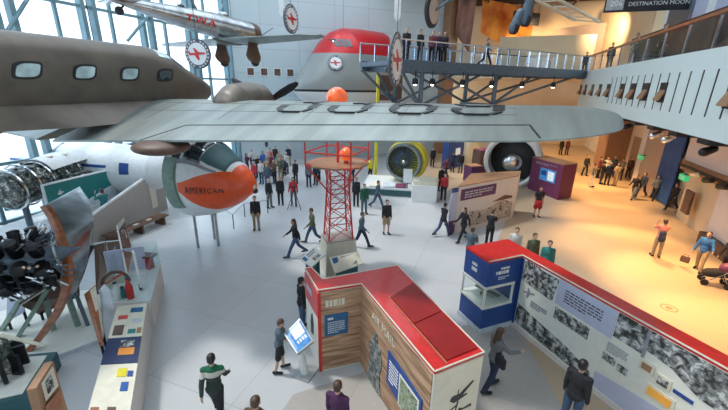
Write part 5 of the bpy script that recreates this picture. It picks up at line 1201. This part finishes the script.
# uprights around the case
o, ps = upright('sign_board', 'tall narrow portrait panel with white header rising beside the bench', 'sign', [(117, 225), (124, 217), (133, 252), (128, 278)], (2.2, 2.3, 1.5, 1.0), 'panel_white', .05)
on_quad(ps, .08, .12, .95, .97, .008).build('portrait_print', 'brown_mural', o); on_quad(ps, .25, .18, .8, .5, .014).build('portrait', 'sepia_print', o)
o, ps = upright('sign_board', 'cream board with thick copper edge standing left of the glass case', 'sign', [(87, 292), (95, 285), (104, 330), (103, 345)], (1.5, 1.55, .6, .4), 'copper_wood', .16)
on_quad(ps, .32, .02, 1.0, .98, .01).build('cream_face', 'cream', o)
for i, (qs, zz, lb) in enumerate((([(94, 243), (105, 241), (112, 275), (96, 293)], (1.6, 1.6, .7, .2), 'dark brown display panel right of the curved sheet, left one'), ([(106, 241), (119, 240), (121, 262), (113, 275)], (1.6, 1.6, 1.0, .7), 'dark brown display panel right of the curved sheet, right one'), ([(20, 305), (78, 268), (80, 296), (40, 315)], (1.3, 1.3, .5, .3), 'dark maroon display panel behind the radial engine stand'))):
    o, ps = upright('information_board', lb, 'panel', qs, zz, 'brown_board', .06); on_quad(ps, 0, 0, 1, .04, .01).build('panel_edge', 'white_paint', o)
o, ps = upright('information_board', 'pale blue display panel at the left edge below the radial engine', 'panel', [(8, 284), (22, 283), (24, 312), (6, 322)], (1.3, 1.3, .6, .4), 'lavender', .05)
# beige service doors / carts at the far right edge

# ================================================================== PEOPLE
for nm, c in dict(skin=(.55, .33, .24), skin_dark=(.20, .10, .065), hair_brown=(.07, .035, .02), hair_black=(.012, .010, .010), hair_blond=(.36, .23, .11), hair_grey=(.35, .34, .33),
                  black_cloth=(.018, .018, .022), navy_jacket=(.02, .03, .07), denim=(.05, .09, .17), grey_cloth=(.16, .17, .18), khaki=(.36, .27, .16), white_cloth=(.62, .62, .60), green_cloth=(.015, .10, .055),
                  teal_cloth=(.03, .20, .20), red_cloth=(.45, .03, .04), pink_cloth=(.62, .22, .20), blue_cloth=(.03, .14, .42), purple_cloth=(.07, .02, .07), maroon_cloth=(.16, .03, .04), brown_cloth=(.12, .07, .04), slate_cloth=(.08, .12, .15), olive_cloth=(.10, .12, .07)).items():
    mat(nm, c, .45 if 'hair' in nm or 'skin' in nm else .85, var=.1, scale=12)
mat_bands('striped_sweater', [(0, (.03, .045, .04)), (1.12, (.03, .045, .04)), (1.18, (.55, .52, .45)), (1.30, (.012, .12, .06))], 'Z', .9, 0, 0, 2)
def rotx(v, a, o=Vector((0, 0, 0))): return o + Matrix.Rotation(a, 3, 'X') @ (v-o)
POSES = {   # lean, hips (l, r), knees, shoulder pitch, shoulder out, elbow, head pitch, head yaw
 'stand': dict(h=(.04, -.03), k=(.03, .03), s=(.05, -.05), o=(.09, .10), e=(.2, .25)),
 'stand_wide': dict(h=(.10, -.12), k=(.05, .08), s=(.1, .0), o=(.2, .2), e=(.3, .5), w=.07),
 'walk': dict(h=(.48, -.34), k=(.12, .50), s=(-.45, .45), o=(.12, .12), e=(.3, .5), lean=.05),
 'walk_back': dict(h=(-.30, .46), k=(.55, .15), s=(.4, -.4), o=(.12, .12), e=(.5, .3), lean=.05),
 'phone': dict(h=(.06, -.04), k=(.05, .03), s=(.75, .75), o=(.05, .05), e=(1.35, 1.35), hp=.35, inw=.35),
 'camera': dict(h=(.06, -.04), k=(.05, .03), s=(1.1, 1.1), o=(.15, .15), e=(1.75, 1.75), hp=.0, inw=.4),
 'folded': dict(h=(.05, -.05), k=(.03, .05), s=(.35, .35), o=(.15, .15), e=(1.55, 1.5), inw=.9),
 'point': dict(h=(.06, -.06), k=(.05, .05), s=(1.25, .0), o=(.1, .12), e=(.15, .3)),
 'touch': dict(h=(.12, -.12), k=(.06, .1), s=(.55, .70), o=(.08, .08), e=(.9, .75), hp=.4, lean=.08),
 'reach': dict(h=(.20, -.20), k=(.1, .2), s=(.1, .8), o=(.15, .1), e=(.3, .7), hp=.15, lean=.03),
 'carry': dict(h=(.30, -.22), k=(.1, .3), s=(.35, .1), o=(.3, .25), e=(.9, .25), lean=.02),
}
def skeleton(p):
    J = {}; w_ = p.get('w', 0)
    J['pel'] = Vector((0, 0, .94)); lean = p.get('lean', 0); hp = p.get('hp', .05)
    for i, sx in enumerate((-1, 1)):
        a = p['h'][i]; kb = p['k'][i]; hip = Vector((sx*.09, 0, .92)); d = Vector((sx*(.03+w_), math.sin(a), -math.cos(a))).normalized(); knee = hip+d*.43
        b = a-kb; d2 = Vector((sx*.01, math.sin(b), -math.cos(b))).normalized(); ank = knee+d2*.41
        ft = max(-.3, min(.25, b)); toe = ank+Vector((sx*.03, .17*math.cos(ft), .17*math.sin(ft)*.6-.045)); heel = ank+Vector((0, -.05, -.045))
        J.update({'hip%d' % i: hip, 'knee%d' % i: knee, 'ank%d' % i: ank, 'toe%d' % i: toe, 'heel%d' % i: heel})
    up = lambda v: rotx(v, -lean, J['pel'])
    for k, v in dict(waist=(0, 0, 1.06), chest=(0, .0, 1.28), neck=(0, -.01, 1.46), head=(0, .02, 1.60)).items(): J[k] = up(Vector(v))
    J['up'] = lean; J['hp'] = hp
    inw = p.get('inw', 0)
    for i, sx in enumerate((-1, 1)):
        a, o_, e_ = p['s'][i], p['o'][i], p['e'][i]; sh = up(Vector((sx*.168, -.01, 1.395)))
        d = Vector((sx*math.sin(o_), math.sin(a)*math.cos(o_), -math.cos(a)*math.cos(o_))).normalized(); el = sh+d*.29
        b = a+e_; d2 = Vector((sx*(math.sin(o_)*.6-inw), math.sin(b), -math.cos(b))).normalized(); wr = el+d2*.25
        J.update({'sh%d' % i: sh, 'el%d' % i: el, 'wr%d' % i: wr, 'hd%d' % i: d2, 'sx%d' % i: sx})
    mz = min(min(J['heel%d' % i].z, J['toe%d' % i].z) for i in (0, 1))-.03
    for k in J:
        if isinstance(J[k], Vector) and not k.startswith('hd'): J[k] = J[k]-Vector((0, 0, mz))
    return J
def ell(mb, c, r, lean=0, n=16, m=10):
    b = MB(); b.sph((0, 0, 0), r, n, m); Rm = Matrix.Rotation(-lean, 3, 'X'); mb.add([Vector(c)+Rm @ v for v in b.v], b.f)
def remesh(mb, name, vox, sm=3):
    me = mb.mesh(name); o = bpy.data.objects.new('tmp', me); COL.objects.link(o)
    r = o.modifiers.new('r', 'REMESH'); r.mode = 'VOXEL'; r.voxel_size = vox
    s_ = o.modifiers.new('s', 'SMOOTH'); s_.iterations = sm; s_.factor = .5
    dg = bpy.context.evaluated_depsgraph_get(); dg.update(); out = bpy.data.meshes.new_from_object(o.evaluated_get(dg)); bpy.data.objects.remove(o); bpy.data.meshes.remove(me)
    out.name = name; out.polygons.foreach_set('use_smooth', [True]*len(out.polygons)); out.materials.clear(); out.materials.append(None); return out
def trunk(mb, J, g):
    L = J['up']; c = J['chest']; w_ = J['waist']; pe = J['pel']
    ell(mb, c+Vector((0, 0, .01)), (.158+g, .108+g, .19+g), L); ell(mb, w_, (.135+g, .10+g, .15+g), L); ell(mb, pe+Vector((0, -.01, .0)), (.155+g, .115+g, .12+g), L*.5)
    mb.cap(J['sh0'], J['sh1'], .052+g*.8, .052+g*.8, 12)
def arm(mb, J, i, g, full=True, hand=False, fingers=False, half=False):
    sh, el, wr = J['sh%d' % i], J['el%d' % i], J['wr%d' % i]
    if half: mb.cap(sh, sh.lerp(el, .62), .056+g, .052+g); return
    mb.cap(sh, el, .048+g*.8, .040+g)
    if full: mb.cap(el, wr-(wr-el)*(.06 if g else 0), .040+g, .027+g)
    if hand:
        d = J['hd%d' % i]; sx = J['sx%d' % i]; pal = wr+d*.055
        nrm = Vector((-sx, 0, 0)); nrm = (nrm-d*nrm.dot(d)).normalized(); sd_ = d.cross(nrm).normalized()
        mb.cap(wr, pal+d*.02, .024, .034, 10, .6)
        q = Vector((sd_.x, sd_.y, sd_.z))
        for k, (o_, L_) in enumerate(((-.027, .066), (-.009, .076), (.009, .072), (.027, .055))):
            b0 = pal+d*.03+q*o_; b1 = b0+d*L_*.55+nrm*.008; b2 = b1+(d*.8+nrm*.6).normalized()*L_*.5; mb.cap(b0, b1, .0095, .0085, 7); mb.cap(b1, b2, .0085, .007, 7)
        fw = Vector((0, 1, 0)); t = q if q.dot(fw) > 0 else -q
        mb.cap(wr+d*.03+t*.02, wr+d*.065+t*.05+nrm*.01, .012, .010, 7); mb.cap(wr+d*.065+t*.05+nrm*.01, wr+d*.10+t*.052+nrm*.02, .010, .008, 7)
def leg(mb, J, i, g, shorts=False):
    mb.cap(J['hip%d' % i], J['knee%d' % i] if not shorts else J['hip%d' % i].lerp(J['knee%d' % i], .9), .082+g, .056+g+(.02 if shorts else 0), 12)
    if not shorts: mb.cap(J['knee%d' % i], J['ank%d' % i], .055+g, .036+g+(.012 if g else 0), 12)
def head(mb, J):
    h = J['head']; hp = J['hp']+J['up']; Rm = Matrix.Rotation(-hp, 3, 'X'); f = lambda x, y, z: h+Rm @ Vector((x, y, z))
    mb.cap(J['neck']+Vector((0, 0, -.05)), f(0, -.01, -.02), .052, .05, 12)
    b = MB(); b.sph((0, -.005, .045), (.076, .094, .092), 18, 12); b.sph((0, .022, -.035), (.054, .068, .068), 14, 10); b.cap((0, .088, .03), (0, .106, -.005), .009, .014, 8)
    b.cap((0, .075, -.05), (0, .082, -.052), .016, .012, 8)
    for sx in (-1, 1): b.sph((sx*.078, -.005, .012), (.012, .022, .032), 8, 6)
    mb.add([h+Rm @ v for v in b.v], b.f)
CACHE = {}
def person_meshes(pose, sleeve, legs, hair, near):
    key = (pose, sleeve, legs, hair, near)
    if key in CACHE: return CACHE[key]
    J = skeleton(POSES[pose]); vx = .0085 if near else .017; out = {}
    b = MB(); trunk(b, J, 0); head(b, J)
    for i in (0, 1):
        arm(b, J, i, 0, True, True); leg(b, J, i, 0); b.cap(J['ank%d' % i], J['heel%d' % i]+Vector((0, 0, .03)), .035, .035); b.cap(J['heel%d' % i]+Vector((0, 0, .02)), J['toe%d' % i]+Vector((0, 0, .02)), .035, .03)
    kb = ('body', pose, near)
    if kb not in CACHE: CACHE[kb] = remesh(b, 'body', vx, 2 if near else 1)
    out['body'] = CACHE[kb]
    ks = ('shirt', pose, sleeve, near)
    if ks not in CACHE:
        b = MB(); trunk(b, J, .018)
        for i in (0, 1): arm(b, J, i, .014, sleeve == 'long', False, half=(sleeve == 'short'))
        b.cap(J['neck']+Vector((0, 0, -.06)), J['neck']+Vector((0, 0, -.02)), .075, .060)
        CACHE[ks] = remesh(b, 'top', vx*1.2, 3)
    out['top'] = CACHE[ks]
    kl = ('legs', pose, legs, near)
    if kl not in CACHE:
        b = MB()
        ell(b, J['pel']+Vector((0, -.01, -.01)), (.168, .126, .125), 0)
        for i in (0, 1): leg(b, J, i, .014, legs != 'long')
        if legs == 'skirt': b.lathe([(.15, .05), (.19, -.15), (.24, -.42), (.235, -.42), (.14, 0.0)], J['pel'], (0, 0, 1), 18)
        CACHE[kl] = remesh(b, {'long': 'trousers', 'shorts': 'shorts', 'skirt': 'skirt'}[legs], vx*1.2, 3)
    out['legs'] = CACHE[kl]
    kh = ('hair', pose, hair)
    if kh not in CACHE:
        h = J['head']; hp = J['hp']+J['up']; Rm = Matrix.Rotation(-hp, 3, 'X'); b = MB()
        b.sph((0, -.022, .062), (.086, .096, .088), 18, 12); b.sph((0, -.052, .01), (.078, .062, .075), 14, 10)
        if hair == 'long': b.cap((0, -.07, .02), (0, -.10, -.22), .075, .055, 12, .7); b.cap((-.06, -.03, .02), (-.065, -.04, -.16), .035, .025); b.cap((.06, -.03, .02), (.065, -.04, -.16), .035, .025)
        if hair == 'cap': b.box((0, .11, .075), (.13, .12, .015))
        b.v = [h+Rm @ v for v in b.v]; CACHE[kh] = remesh(b, 'cap' if hair == 'cap' else 'hair', .012, 2)
    out['hair'] = CACHE[kh]
    kf = ('shoe', pose)
    if kf not in CACHE:
        L = []
        for i in (0, 1):
            b = MB(); he, to = J['heel%d' % i]+Vector((0, 0, .022)), J['toe%d' % i]+Vector((0, 0, .022)); b.cap(he, to, .046, .042, 12, .9); b.cap(he+Vector((0, .01, .01)), J['ank%d' % i]+Vector((0, 0, .0)), .045, .046, 12)
            L.append(remesh(b, 'shoe', .012, 2))
        CACHE[kf] = L
    out['shoes'] = CACHE[kf]
    ke = ('eyes', pose)
    if ke not in CACHE:
        h = J['head']; hp = J['hp']+J['up']; Rm = Matrix.Rotation(-hp, 3, 'X'); L = []
        for sx in (-1, 1):
            b = MB(); b.sph((sx*.031, .083, .022), (.013, .009, .008), 10, 6); b.v = [h+Rm @ v for v in b.v]; me = b.mesh('eye', 180); me.materials.append(MATS['print_ink']); L.append(me)
        b = MB(); b.sph((0, .091, -.052), (.024, .008, .006), 10, 6); b.v = [h+Rm @ v for v in b.v]; me = b.mesh('mouth', 180); me.materials.append(MATS['maroon_cloth']); L.append(me)
        CACHE[ke] = L
    out['face'] = CACHE[ke]; out['J'] = J
    CACHE[key] = out; return out
def person(px, py, face, label, pose='stand', top='black_cloth', legs='denim', hair='hair_brown', sleeve='long', legk='long', hairk='short', shoe='black_cloth', skin='skin', sc_=1.0, near=False, group=None, z=0.0, loc=None, bag=None):
    """px,py: where the feet meet the floor in the photograph; face: heading in degrees, 0 = away from the camera, 90 = to the right"""
    M = person_meshes(pose, sleeve, legk, hairk, near); p_ = loc if loc is not None else G(px, py, z)
    t = thing('person', label, 'person', tuple(p_), -R(face), group); t.scale = (sc_,)*3
    def ch(me, nm, m):
        o = bpy.data.objects.new(nm, me); COL.objects.link(o); o.parent = t
        if o.material_slots and m: o.material_slots[0].link = 'OBJECT'; o.material_slots[0].material = MATS[m]
        return o
    ch(M['body'], 'body', skin); ch(M['top'], 'top', top); ch(M['legs'], M['legs'].name.split('.')[0], legs); ch(M['hair'], 'cap' if hairk == 'cap' else 'hair', hair)
    for me in M['shoes']: ch(me, 'shoe', shoe)
    if near:
        for me in M['face']: ch(me, me.name.split('.')[0], None)
    return t, M['J']
def held(name, label, cat, t, J, off, build):
    """a thing carried: placed in the world at the person's hand or back, kept as its own top-level object"""
    w_ = wm(t); p_ = w_ @ (off); o = thing(name, label, cat, tuple(p_), t.rotation_euler.z); o.scale = t.scale; build(o); return o
def backpack(m):
    def f(o): MB().cap((0, -.02, -.14), (0, -.02, .12), .13, .12, 12, .7).build('pack_body', m, o, 60, world=False); MB().cap((0, -.12, -.12), (0, -.12, -.02), .09, .08, 10, .5).build('pocket', m, o, 60, world=False)
    return f
def phone(o): MB().box((0, 0, 0), (.075, .012, .15)).build('phone_body', 'black_paint', o, world=False, bevel=.004)
def tote(m):
    def f(o):
        MB().box((0, 0, -.16), (.30, .10, .26)).build('bag_body', m, o, world=False, bevel=.03); b = MB(); b.path([(-.1, 0, -.04), (-.06, 0, .04), (.06, 0, .04), (.1, 0, -.04)], .01, 6); b.build('handle', m, o, world=False)
    return f
# --- near figures
t, J = person(219, 419, -10, 'person in a green, cream and grey striped sweater walking at the bottom left', 'walk', 'striped_sweater', 'black_cloth', 'hair_black', near=True)
t, J = person(281, 371, 78, 'child in a grey-green t-shirt and dark shorts touching the slanted touch-screen', 'touch', 'slate_cloth', 'black_cloth', 'hair_brown', 'short', 'shorts', near=True, sc_=.87)
t, J = person(490, 389, 75, 'long-haired person with a black shoulder bag reaching forward by the blue cabinet', 'reach', 'grey_cloth', 'navy_jacket', 'hair_brown', hairk='long', near=True)
held('shoulder_bag', 'black shoulder bag of the long-haired person beside the blue cabinet', 'bag', t, J, Vector((.25, -.05, 1.2)), tote('black_cloth'))
t, J = person(566, 430, 50, 'person in a black jacket and jeans facing the long exhibit wall, bottom right', 'stand', 'black_cloth', 'denim', 'hair_black', near=True, sc_=1.04)
t, J = person(338, 452, 20, 'person in a dark purple top at the bottom edge below the red-topped booth', 'stand', 'purple_cloth', 'black_cloth', 'hair_brown', near=True)
t, J = person(262, 470, 10, 'person with brown hair of whom only the head shows at the bottom edge', 'stand', 'brown_cloth', 'black_cloth', 'hair_brown', near=True)
t, J = person(303, 330, 60, 'person in dark clothes half hidden behind the left end of the red-topped booth', 'stand', 'black_cloth', 'denim', 'hair_black')
# --- middle distance
t, J = person(296, 256, 250, 'person striding left past the beacon tower in a dark jacket and jeans', 'walk', 'black_cloth', 'denim', 'hair_brown', hairk='long')
t, J = person(313, 243, 250, 'person in a grey-green jacket with arm out, walking just left of the beacon tower', 'walk_back', 'olive_cloth', 'denim', 'hair_brown')
t, J = person(361, 247, 110, 'person in a blue-grey jacket striding right beside the beacon tower', 'walk', 'slate_cloth', 'navy_jacket', 'hair_brown')
t, J = person(257, 230, 170, 'person in a black coat and khaki trousers standing at the thin railing', 'stand', 'black_cloth', 'khaki', 'hair_brown')
t, J = person(386, 234, 165, 'person in a black top and pale trousers standing alone in the middle of the floor', 'stand', 'black_cloth', 'khaki', 'hair_black', legk='shorts')
t, J = person(442, 236, 60, 'person in dark jacket and blue jeans at the left end of the white booth', 'walk_back', 'black_cloth', 'denim', 'hair_black')
t, J = person(462, 241, 240, 'tall person in black in front of the left end of the white booth', 'walk', 'black_cloth', 'black_cloth', 'hair_brown', hairk='long')
t, J = person(468, 268, 40, 'person in a grey-blue shirt standing by the corner of the blue cabinet', 'folded', 'slate_cloth', 'navy_jacket', 'hair_brown', sleeve='short')
t, J = person(488, 246, 30, 'person in black with bare arms behind the blue cabinet facing the white booth', 'phone', 'black_cloth', 'black_cloth', 'hair_brown', sleeve='short')
t, J = person(498, 273, 20, 'child in a pale shirt half hidden behind the red cabinet top', 'stand', 'white_cloth', 'denim', 'hair_brown', sc_=.8)
t, J = person(511, 268, 200, 'person in a white top half hidden behind the red cabinet top', 'stand', 'white_cloth', 'black_cloth', 'hair_brown')
t, J = person(528, 275, 180, 'person in a dark green top behind the red edge of the exhibit wall, left one', 'stand', 'olive_cloth', 'black_cloth', 'hair_brown')
t, J = person(542, 284, 200, 'person in a teal top behind the red edge of the exhibit wall, right one', 'stand', 'teal_cloth', 'black_cloth', 'hair_brown')
t, J = person(536, 217, 190, 'person in a red skirt and black top in front of the purple booth', 'stand', 'black_cloth', 'red_cloth', 'hair_brown', sleeve='short', legk='skirt')
t, J = person(655, 257, 20, 'person in a coral top and khaki trousers, camera raised, on the tan floor', 'camera', 'pink_cloth', 'khaki', 'hair_brown', sleeve='short')
held('waist_bag', 'dark blue bag tied at the waist of the person in the coral top', 'bag', t, J, Vector((-.05, -.2, 1.05)), backpack('navy_jacket'))
t, J = person(697, 271, 235, 'person in a bright blue jacket carrying a box at the right edge', 'carry', 'blue_cloth', 'khaki', 'hair_brown')
held('tote_box', 'dark carry box held low by the person in the bright blue jacket', 'bag', t, J, Vector((.42, .2, .55)), tote('brown_board'))
t, J = person(722, 278, 250, 'person in black behind the stroller at the right edge', 'carry', 'black_cloth', 'black_cloth', 'hair_brown')
# stroller
p_ = G(714, 285); o = thing('stroller', 'dark stroller with a hood at the right edge of the tan floor', 'stroller', tuple(p_), R(-30))
MB().cap((-.25, 0, .45), (.2, 0, .55), .20, .22, 12, .8).build('seat', 'black_cloth', o, 60, world=False); MB().sph((.2, 0, .72), (.24, .22, .22)).build('hood', 'plum', o, 180, world=False)
for x, y in ((-.35, -.22), (-.35, .22), (.3, -.24), (.3, .24)): MB().lathe([(.05, -.025), (.12, -.025), (.12, .025), (.05, .025)], (x, y, .12), (0, 1, 0), 16).build('wheel', 'dark_rubber', o, 40, world=False)
for y in (-.2, .2): MB().path([(-.35, y, .12), (.1, y, .55), (.45, y, 1.0)], .015, 6).tube((.3, y, .12), (.1, y, .55), .015, n=6).build('frame', 'kiosk_grey', o, world=False)
MB().tube((.45, -.2, 1.0), (.45, .2, 1.0), .02, n=8).build('handle', 'black_paint', o, world=False)
# walkers by the right-hand wall
for i, a in enumerate(((632, 199, 240, 'walk', 'black_cloth', 'grey_cloth', 'person in black striding left by the taupe column, leftmost of three'), (640, 197, 245, 'walk_back', 'navy_jacket', 'navy_jacket', 'tall person in navy striding left by the taupe column'),
                     (653, 200, 240, 'walk', 'grey_cloth', 'black_cloth', 'person in grey walking in front of the navy banner'), (670, 210, 245, 'walk_back', 'black_cloth', 'black_cloth', 'person in black walking under the large green exit sign'),
                     (627, 178, 180, 'stand', 'brown_cloth', 'black_cloth', 'person in brown against the tan wall projection, right of the group'), (584, 176, 170, 'stand_wide', 'black_cloth', 'black_cloth', 'person in black standing apart, left of the group on the tan floor'))):
    person(a[0], a[1], a[2], a[6], a[3], a[4], a[5], 'hair_brown')
for i, a in enumerate(((591, 187, 120, 'stand', 'grey_cloth', 'white_cloth', 'person in grey with white trousers, nearest left of the group on the tan floor'), (600, 184, 100, 'folded', 'black_cloth', 'navy_jacket', 'person in black, front centre-left of the group on the tan floor'), (606, 185, 200, 'stand', 'navy_jacket', 'black_cloth', 'person in navy, front centre of the group on the tan floor'),
                     (614, 186, 250, 'folded', 'khaki', 'khaki', 'person in khaki, front right of the group on the tan floor'), (604, 178, 190, 'stand', 'white_cloth', 'denim', 'person in a white top at the back of the group on the tan floor'), (611, 177, 200, 'stand', 'slate_cloth', 'denim', 'person in slate blue at the back of the group on the tan floor'), (619, 180, 230, 'phone', 'grey_cloth', 'black_cloth', 'person in grey at the right edge of the group on the tan floor'), (597, 178, 140, 'stand', 'maroon_cloth', 'black_cloth', 'person in maroon at the back left of the group on the tan floor'))):
    person(a[0], a[1], a[2], a[6], a[3], a[4], a[5], ('hair_brown', 'hair_black', 'hair_blond')[i % 3], group='group of visitors on the tan floor')
for x, y, c, lb in ((560, 155, 'black_cloth', 'left'), (566, 155, 'maroon_cloth', 'right')): person(x, y, 180, 'distant person in %s at the far end of the tan floor, %s of a pair' % ('black' if c[0] == 'b' else 'maroon', lb), 'stand', c, 'black_cloth')
# the crowd under the wing, left of the tower
CR = [(296, 184, 200, 'stand', 'black_cloth', 'black_cloth', 'person all in black, alone just right of the crowd'), (294, 206, 180, 'stand_wide', 'red_cloth', 'grey_cloth', 'person in a red jacket behind a camera tripod'), (281, 205, 170, 'stand', 'black_cloth', 'black_cloth', 'tall person in black left of the red-jacketed tripod user'),
      (270, 208, 120, 'stand', 'black_cloth', 'grey_cloth', 'person in black beside the tip of the orange nose'), (309, 187, 160, 'stand', 'grey_cloth', 'navy_jacket', 'person in grey, left of the two beside the tower leg'), (316, 185, 200, 'stand', 'navy_jacket', 'black_cloth', 'person in navy, right of the two beside the tower leg'),
      (319, 180, 220, 'stand', 'black_cloth', 'black_cloth', 'person in black tucked behind the tower platform strut'), (255, 186, 200, 'stand', 'red_cloth', 'black_cloth', 'person in red at the left edge of the crowd'), (262, 184, 190, 'stand', 'white_cloth', 'denim', 'person in white in the left part of the crowd'), (268, 188, 150, 'stand', 'slate_cloth', 'denim', 'person in slate blue in the front of the crowd'),
      (275, 184, 200, 'folded', 'brown_cloth', 'black_cloth', 'person in brown in the middle of the crowd'), (281, 181, 180, 'phone', 'olive_cloth', 'khaki', 'person in olive in the right part of the crowd'), (272, 176, 210, 'stand', 'maroon_cloth', 'denim', 'person in maroon at the back of the crowd'), (264, 173, 150, 'stand', 'blue_cloth', 'black_cloth', 'person in bright blue at the back left of the crowd'),
      (280, 172, 190, 'stand', 'khaki', 'black_cloth', 'person in khaki at the back of the crowd'), (287, 174, 200, 'stand', 'white_cloth', 'black_cloth', 'person in white at the back right of the crowd'), (248, 176, 100, 'camera', 'purple_cloth', 'denim', 'person in purple beside the orange nose, back left'), (276, 166, 170, 'stand', 'black_cloth', 'denim', 'person in black farthest back in the crowd'),
      (259, 178, 140, 'folded', 'black_cloth', 'navy_jacket', 'person in black with folded arms in the left part of the crowd'), (268, 180, 220, 'phone', 'khaki', 'denim', 'person in khaki looking down in the middle of the crowd'), (284, 178, 200, 'walk', 'slate_cloth', 'black_cloth', 'person in slate blue striding at the right of the crowd'),
      (271, 169, 180, 'stand', 'pink_cloth', 'denim', 'person in pink at the back of the crowd'), (289, 166, 160, 'stand', 'navy_jacket', 'khaki', 'person in navy with khaki trousers at the back right of the crowd'), (253, 170, 150, 'stand', 'white_cloth', 'black_cloth', 'person in white at the back left of the crowd')]
for i, a in enumerate(CR): person(a[0], a[1], a[2], a[6], a[3], a[4], a[5], ('hair_brown', 'hair_black', 'hair_blond', 'hair_grey')[i % 4], group='crowd of visitors near the airliner nose', hairk=('short', 'long')[i % 3 == 1])
p_ = G(295, 209); o = thing('tripod', 'black camera tripod in front of the person in the red jacket', 'tripod', tuple(p_), 0)
for a in (90, 210, 330): MB().tube((.45*math.cos(R(a)), .45*math.sin(R(a)), 0), (0, 0, 1.2), .018, n=6).build('leg', 'black_metal', o, world=False)
MB().box((0, 0, 1.3), (.14, .16, .12)).build('camera_body', 'black_paint', o, world=False); MB().tube((0, .08, 1.3), (0, .2, 1.3), .045).build('lens', 'black_paint', o, world=False)
for a in ((356, 206, 180, 'stand', 'black_cloth', 'black_cloth', 'person in black right beside the tower lattice'), (364, 214, 160, 'stand', 'green_cloth', 'slate_cloth', 'person in a green top just right of the tower lattice'), (377, 208, 120, 'walk', 'slate_cloth', 'denim', 'person in slate blue striding right in front of the turbofan plinth'), (352, 183, 200, 'stand', 'navy_jacket', 'black_cloth', 'person in navy behind the tower lattice'),
          (370, 180, 140, 'stand', 'yellow_paint', 'black_cloth', 'person in a yellow top behind the tower, left of the turbofan'), (443, 200, 190, 'stand', 'red_cloth', 'black_cloth', 'person in a red top with black trousers right of the display counter'), (440, 191, 150, 'stand', 'black_cloth', 'black_cloth', 'person in black right of the display counter'), (432, 167, 180, 'stand', 'black_cloth', 'black_cloth', 'person in black behind the turbofan under the wing'),
          (452, 172, 30, 'phone', 'navy_jacket', 'black_cloth', 'person in navy looking at the lit blue booth, left one'), (460, 173, 0, 'stand', 'black_cloth', 'denim', 'person in black looking at the lit blue booth, right one'), (473, 168, 60, 'stand', 'white_cloth', 'black_cloth', 'person in white by the cream booth with blue top'), (445, 178, 60, 'walk', 'maroon_cloth', 'black_cloth', 'person in maroon walking towards the lit blue booth')):
    person(a[0], a[1], a[2], a[6], a[3], a[4], a[5], 'hair_brown')
# people up on the footbridge and the balcony
for n_, a, c, lb in ((411, 180, 'black_cloth', 'first person from the left on the footbridge, dark clothes'), (425, 150, 'black_cloth', 'second person from the left on the footbridge, dark clothes'), (437, 200, 'maroon_cloth', 'third person from the left on the footbridge, maroon top'), (443, 170, 'purple_cloth', 'fourth person from the left on the footbridge, purple top'), (449, 200, 'black_cloth', 'fifth person from the left on the footbridge, dark clothes'), (492, 120, 'slate_cloth', 'person in slate blue walking alone on the right half of the footbridge')):
    person(0, 0, a, lb, 'stand' if a != 120 else 'walk', c, 'black_cloth', loc=BR(BPX(n_, 60)[0], 23.4, 8.05))
for u, v, a, c, lb, ps_ in ((30.6, 6.9, 200, 'black_cloth', 'person in black standing where the footbridge meets the balcony', 'stand'), (25.8, 6.9, 210, 'olive_cloth', 'person in olive leaning at the balcony rail below the gallery sign', 'folded'), (22.6, 7.1, 180, 'brown_cloth', 'person in brown behind the balcony rail, mostly hidden', 'stand')):
    person(0, 0, a, lb, ps_, c, 'black_cloth', loc=HL(u, v, 8.06))
person(0, 0, 200, 'person in black standing upstairs beyond the end of the footbridge', 'stand', 'black_cloth', 'black_cloth', loc=HL(37, 6.6, 8.0))
# people on the ramp
person(0, 0, 300, 'person in a teal and black jacket taking a photo at the foot of the ramp', 'camera', 'teal_cloth', 'black_cloth', 'hair_brown', loc=G(101, 189, 2.25)-Vector((0, 0, 1.72)))
person(0, 0, 180, 'person in black standing in the dark portal at the top of the ramp', 'camera', 'navy_jacket', 'denim', 'hair_blond', loc=PQ+Vector((0, 0, zf)))
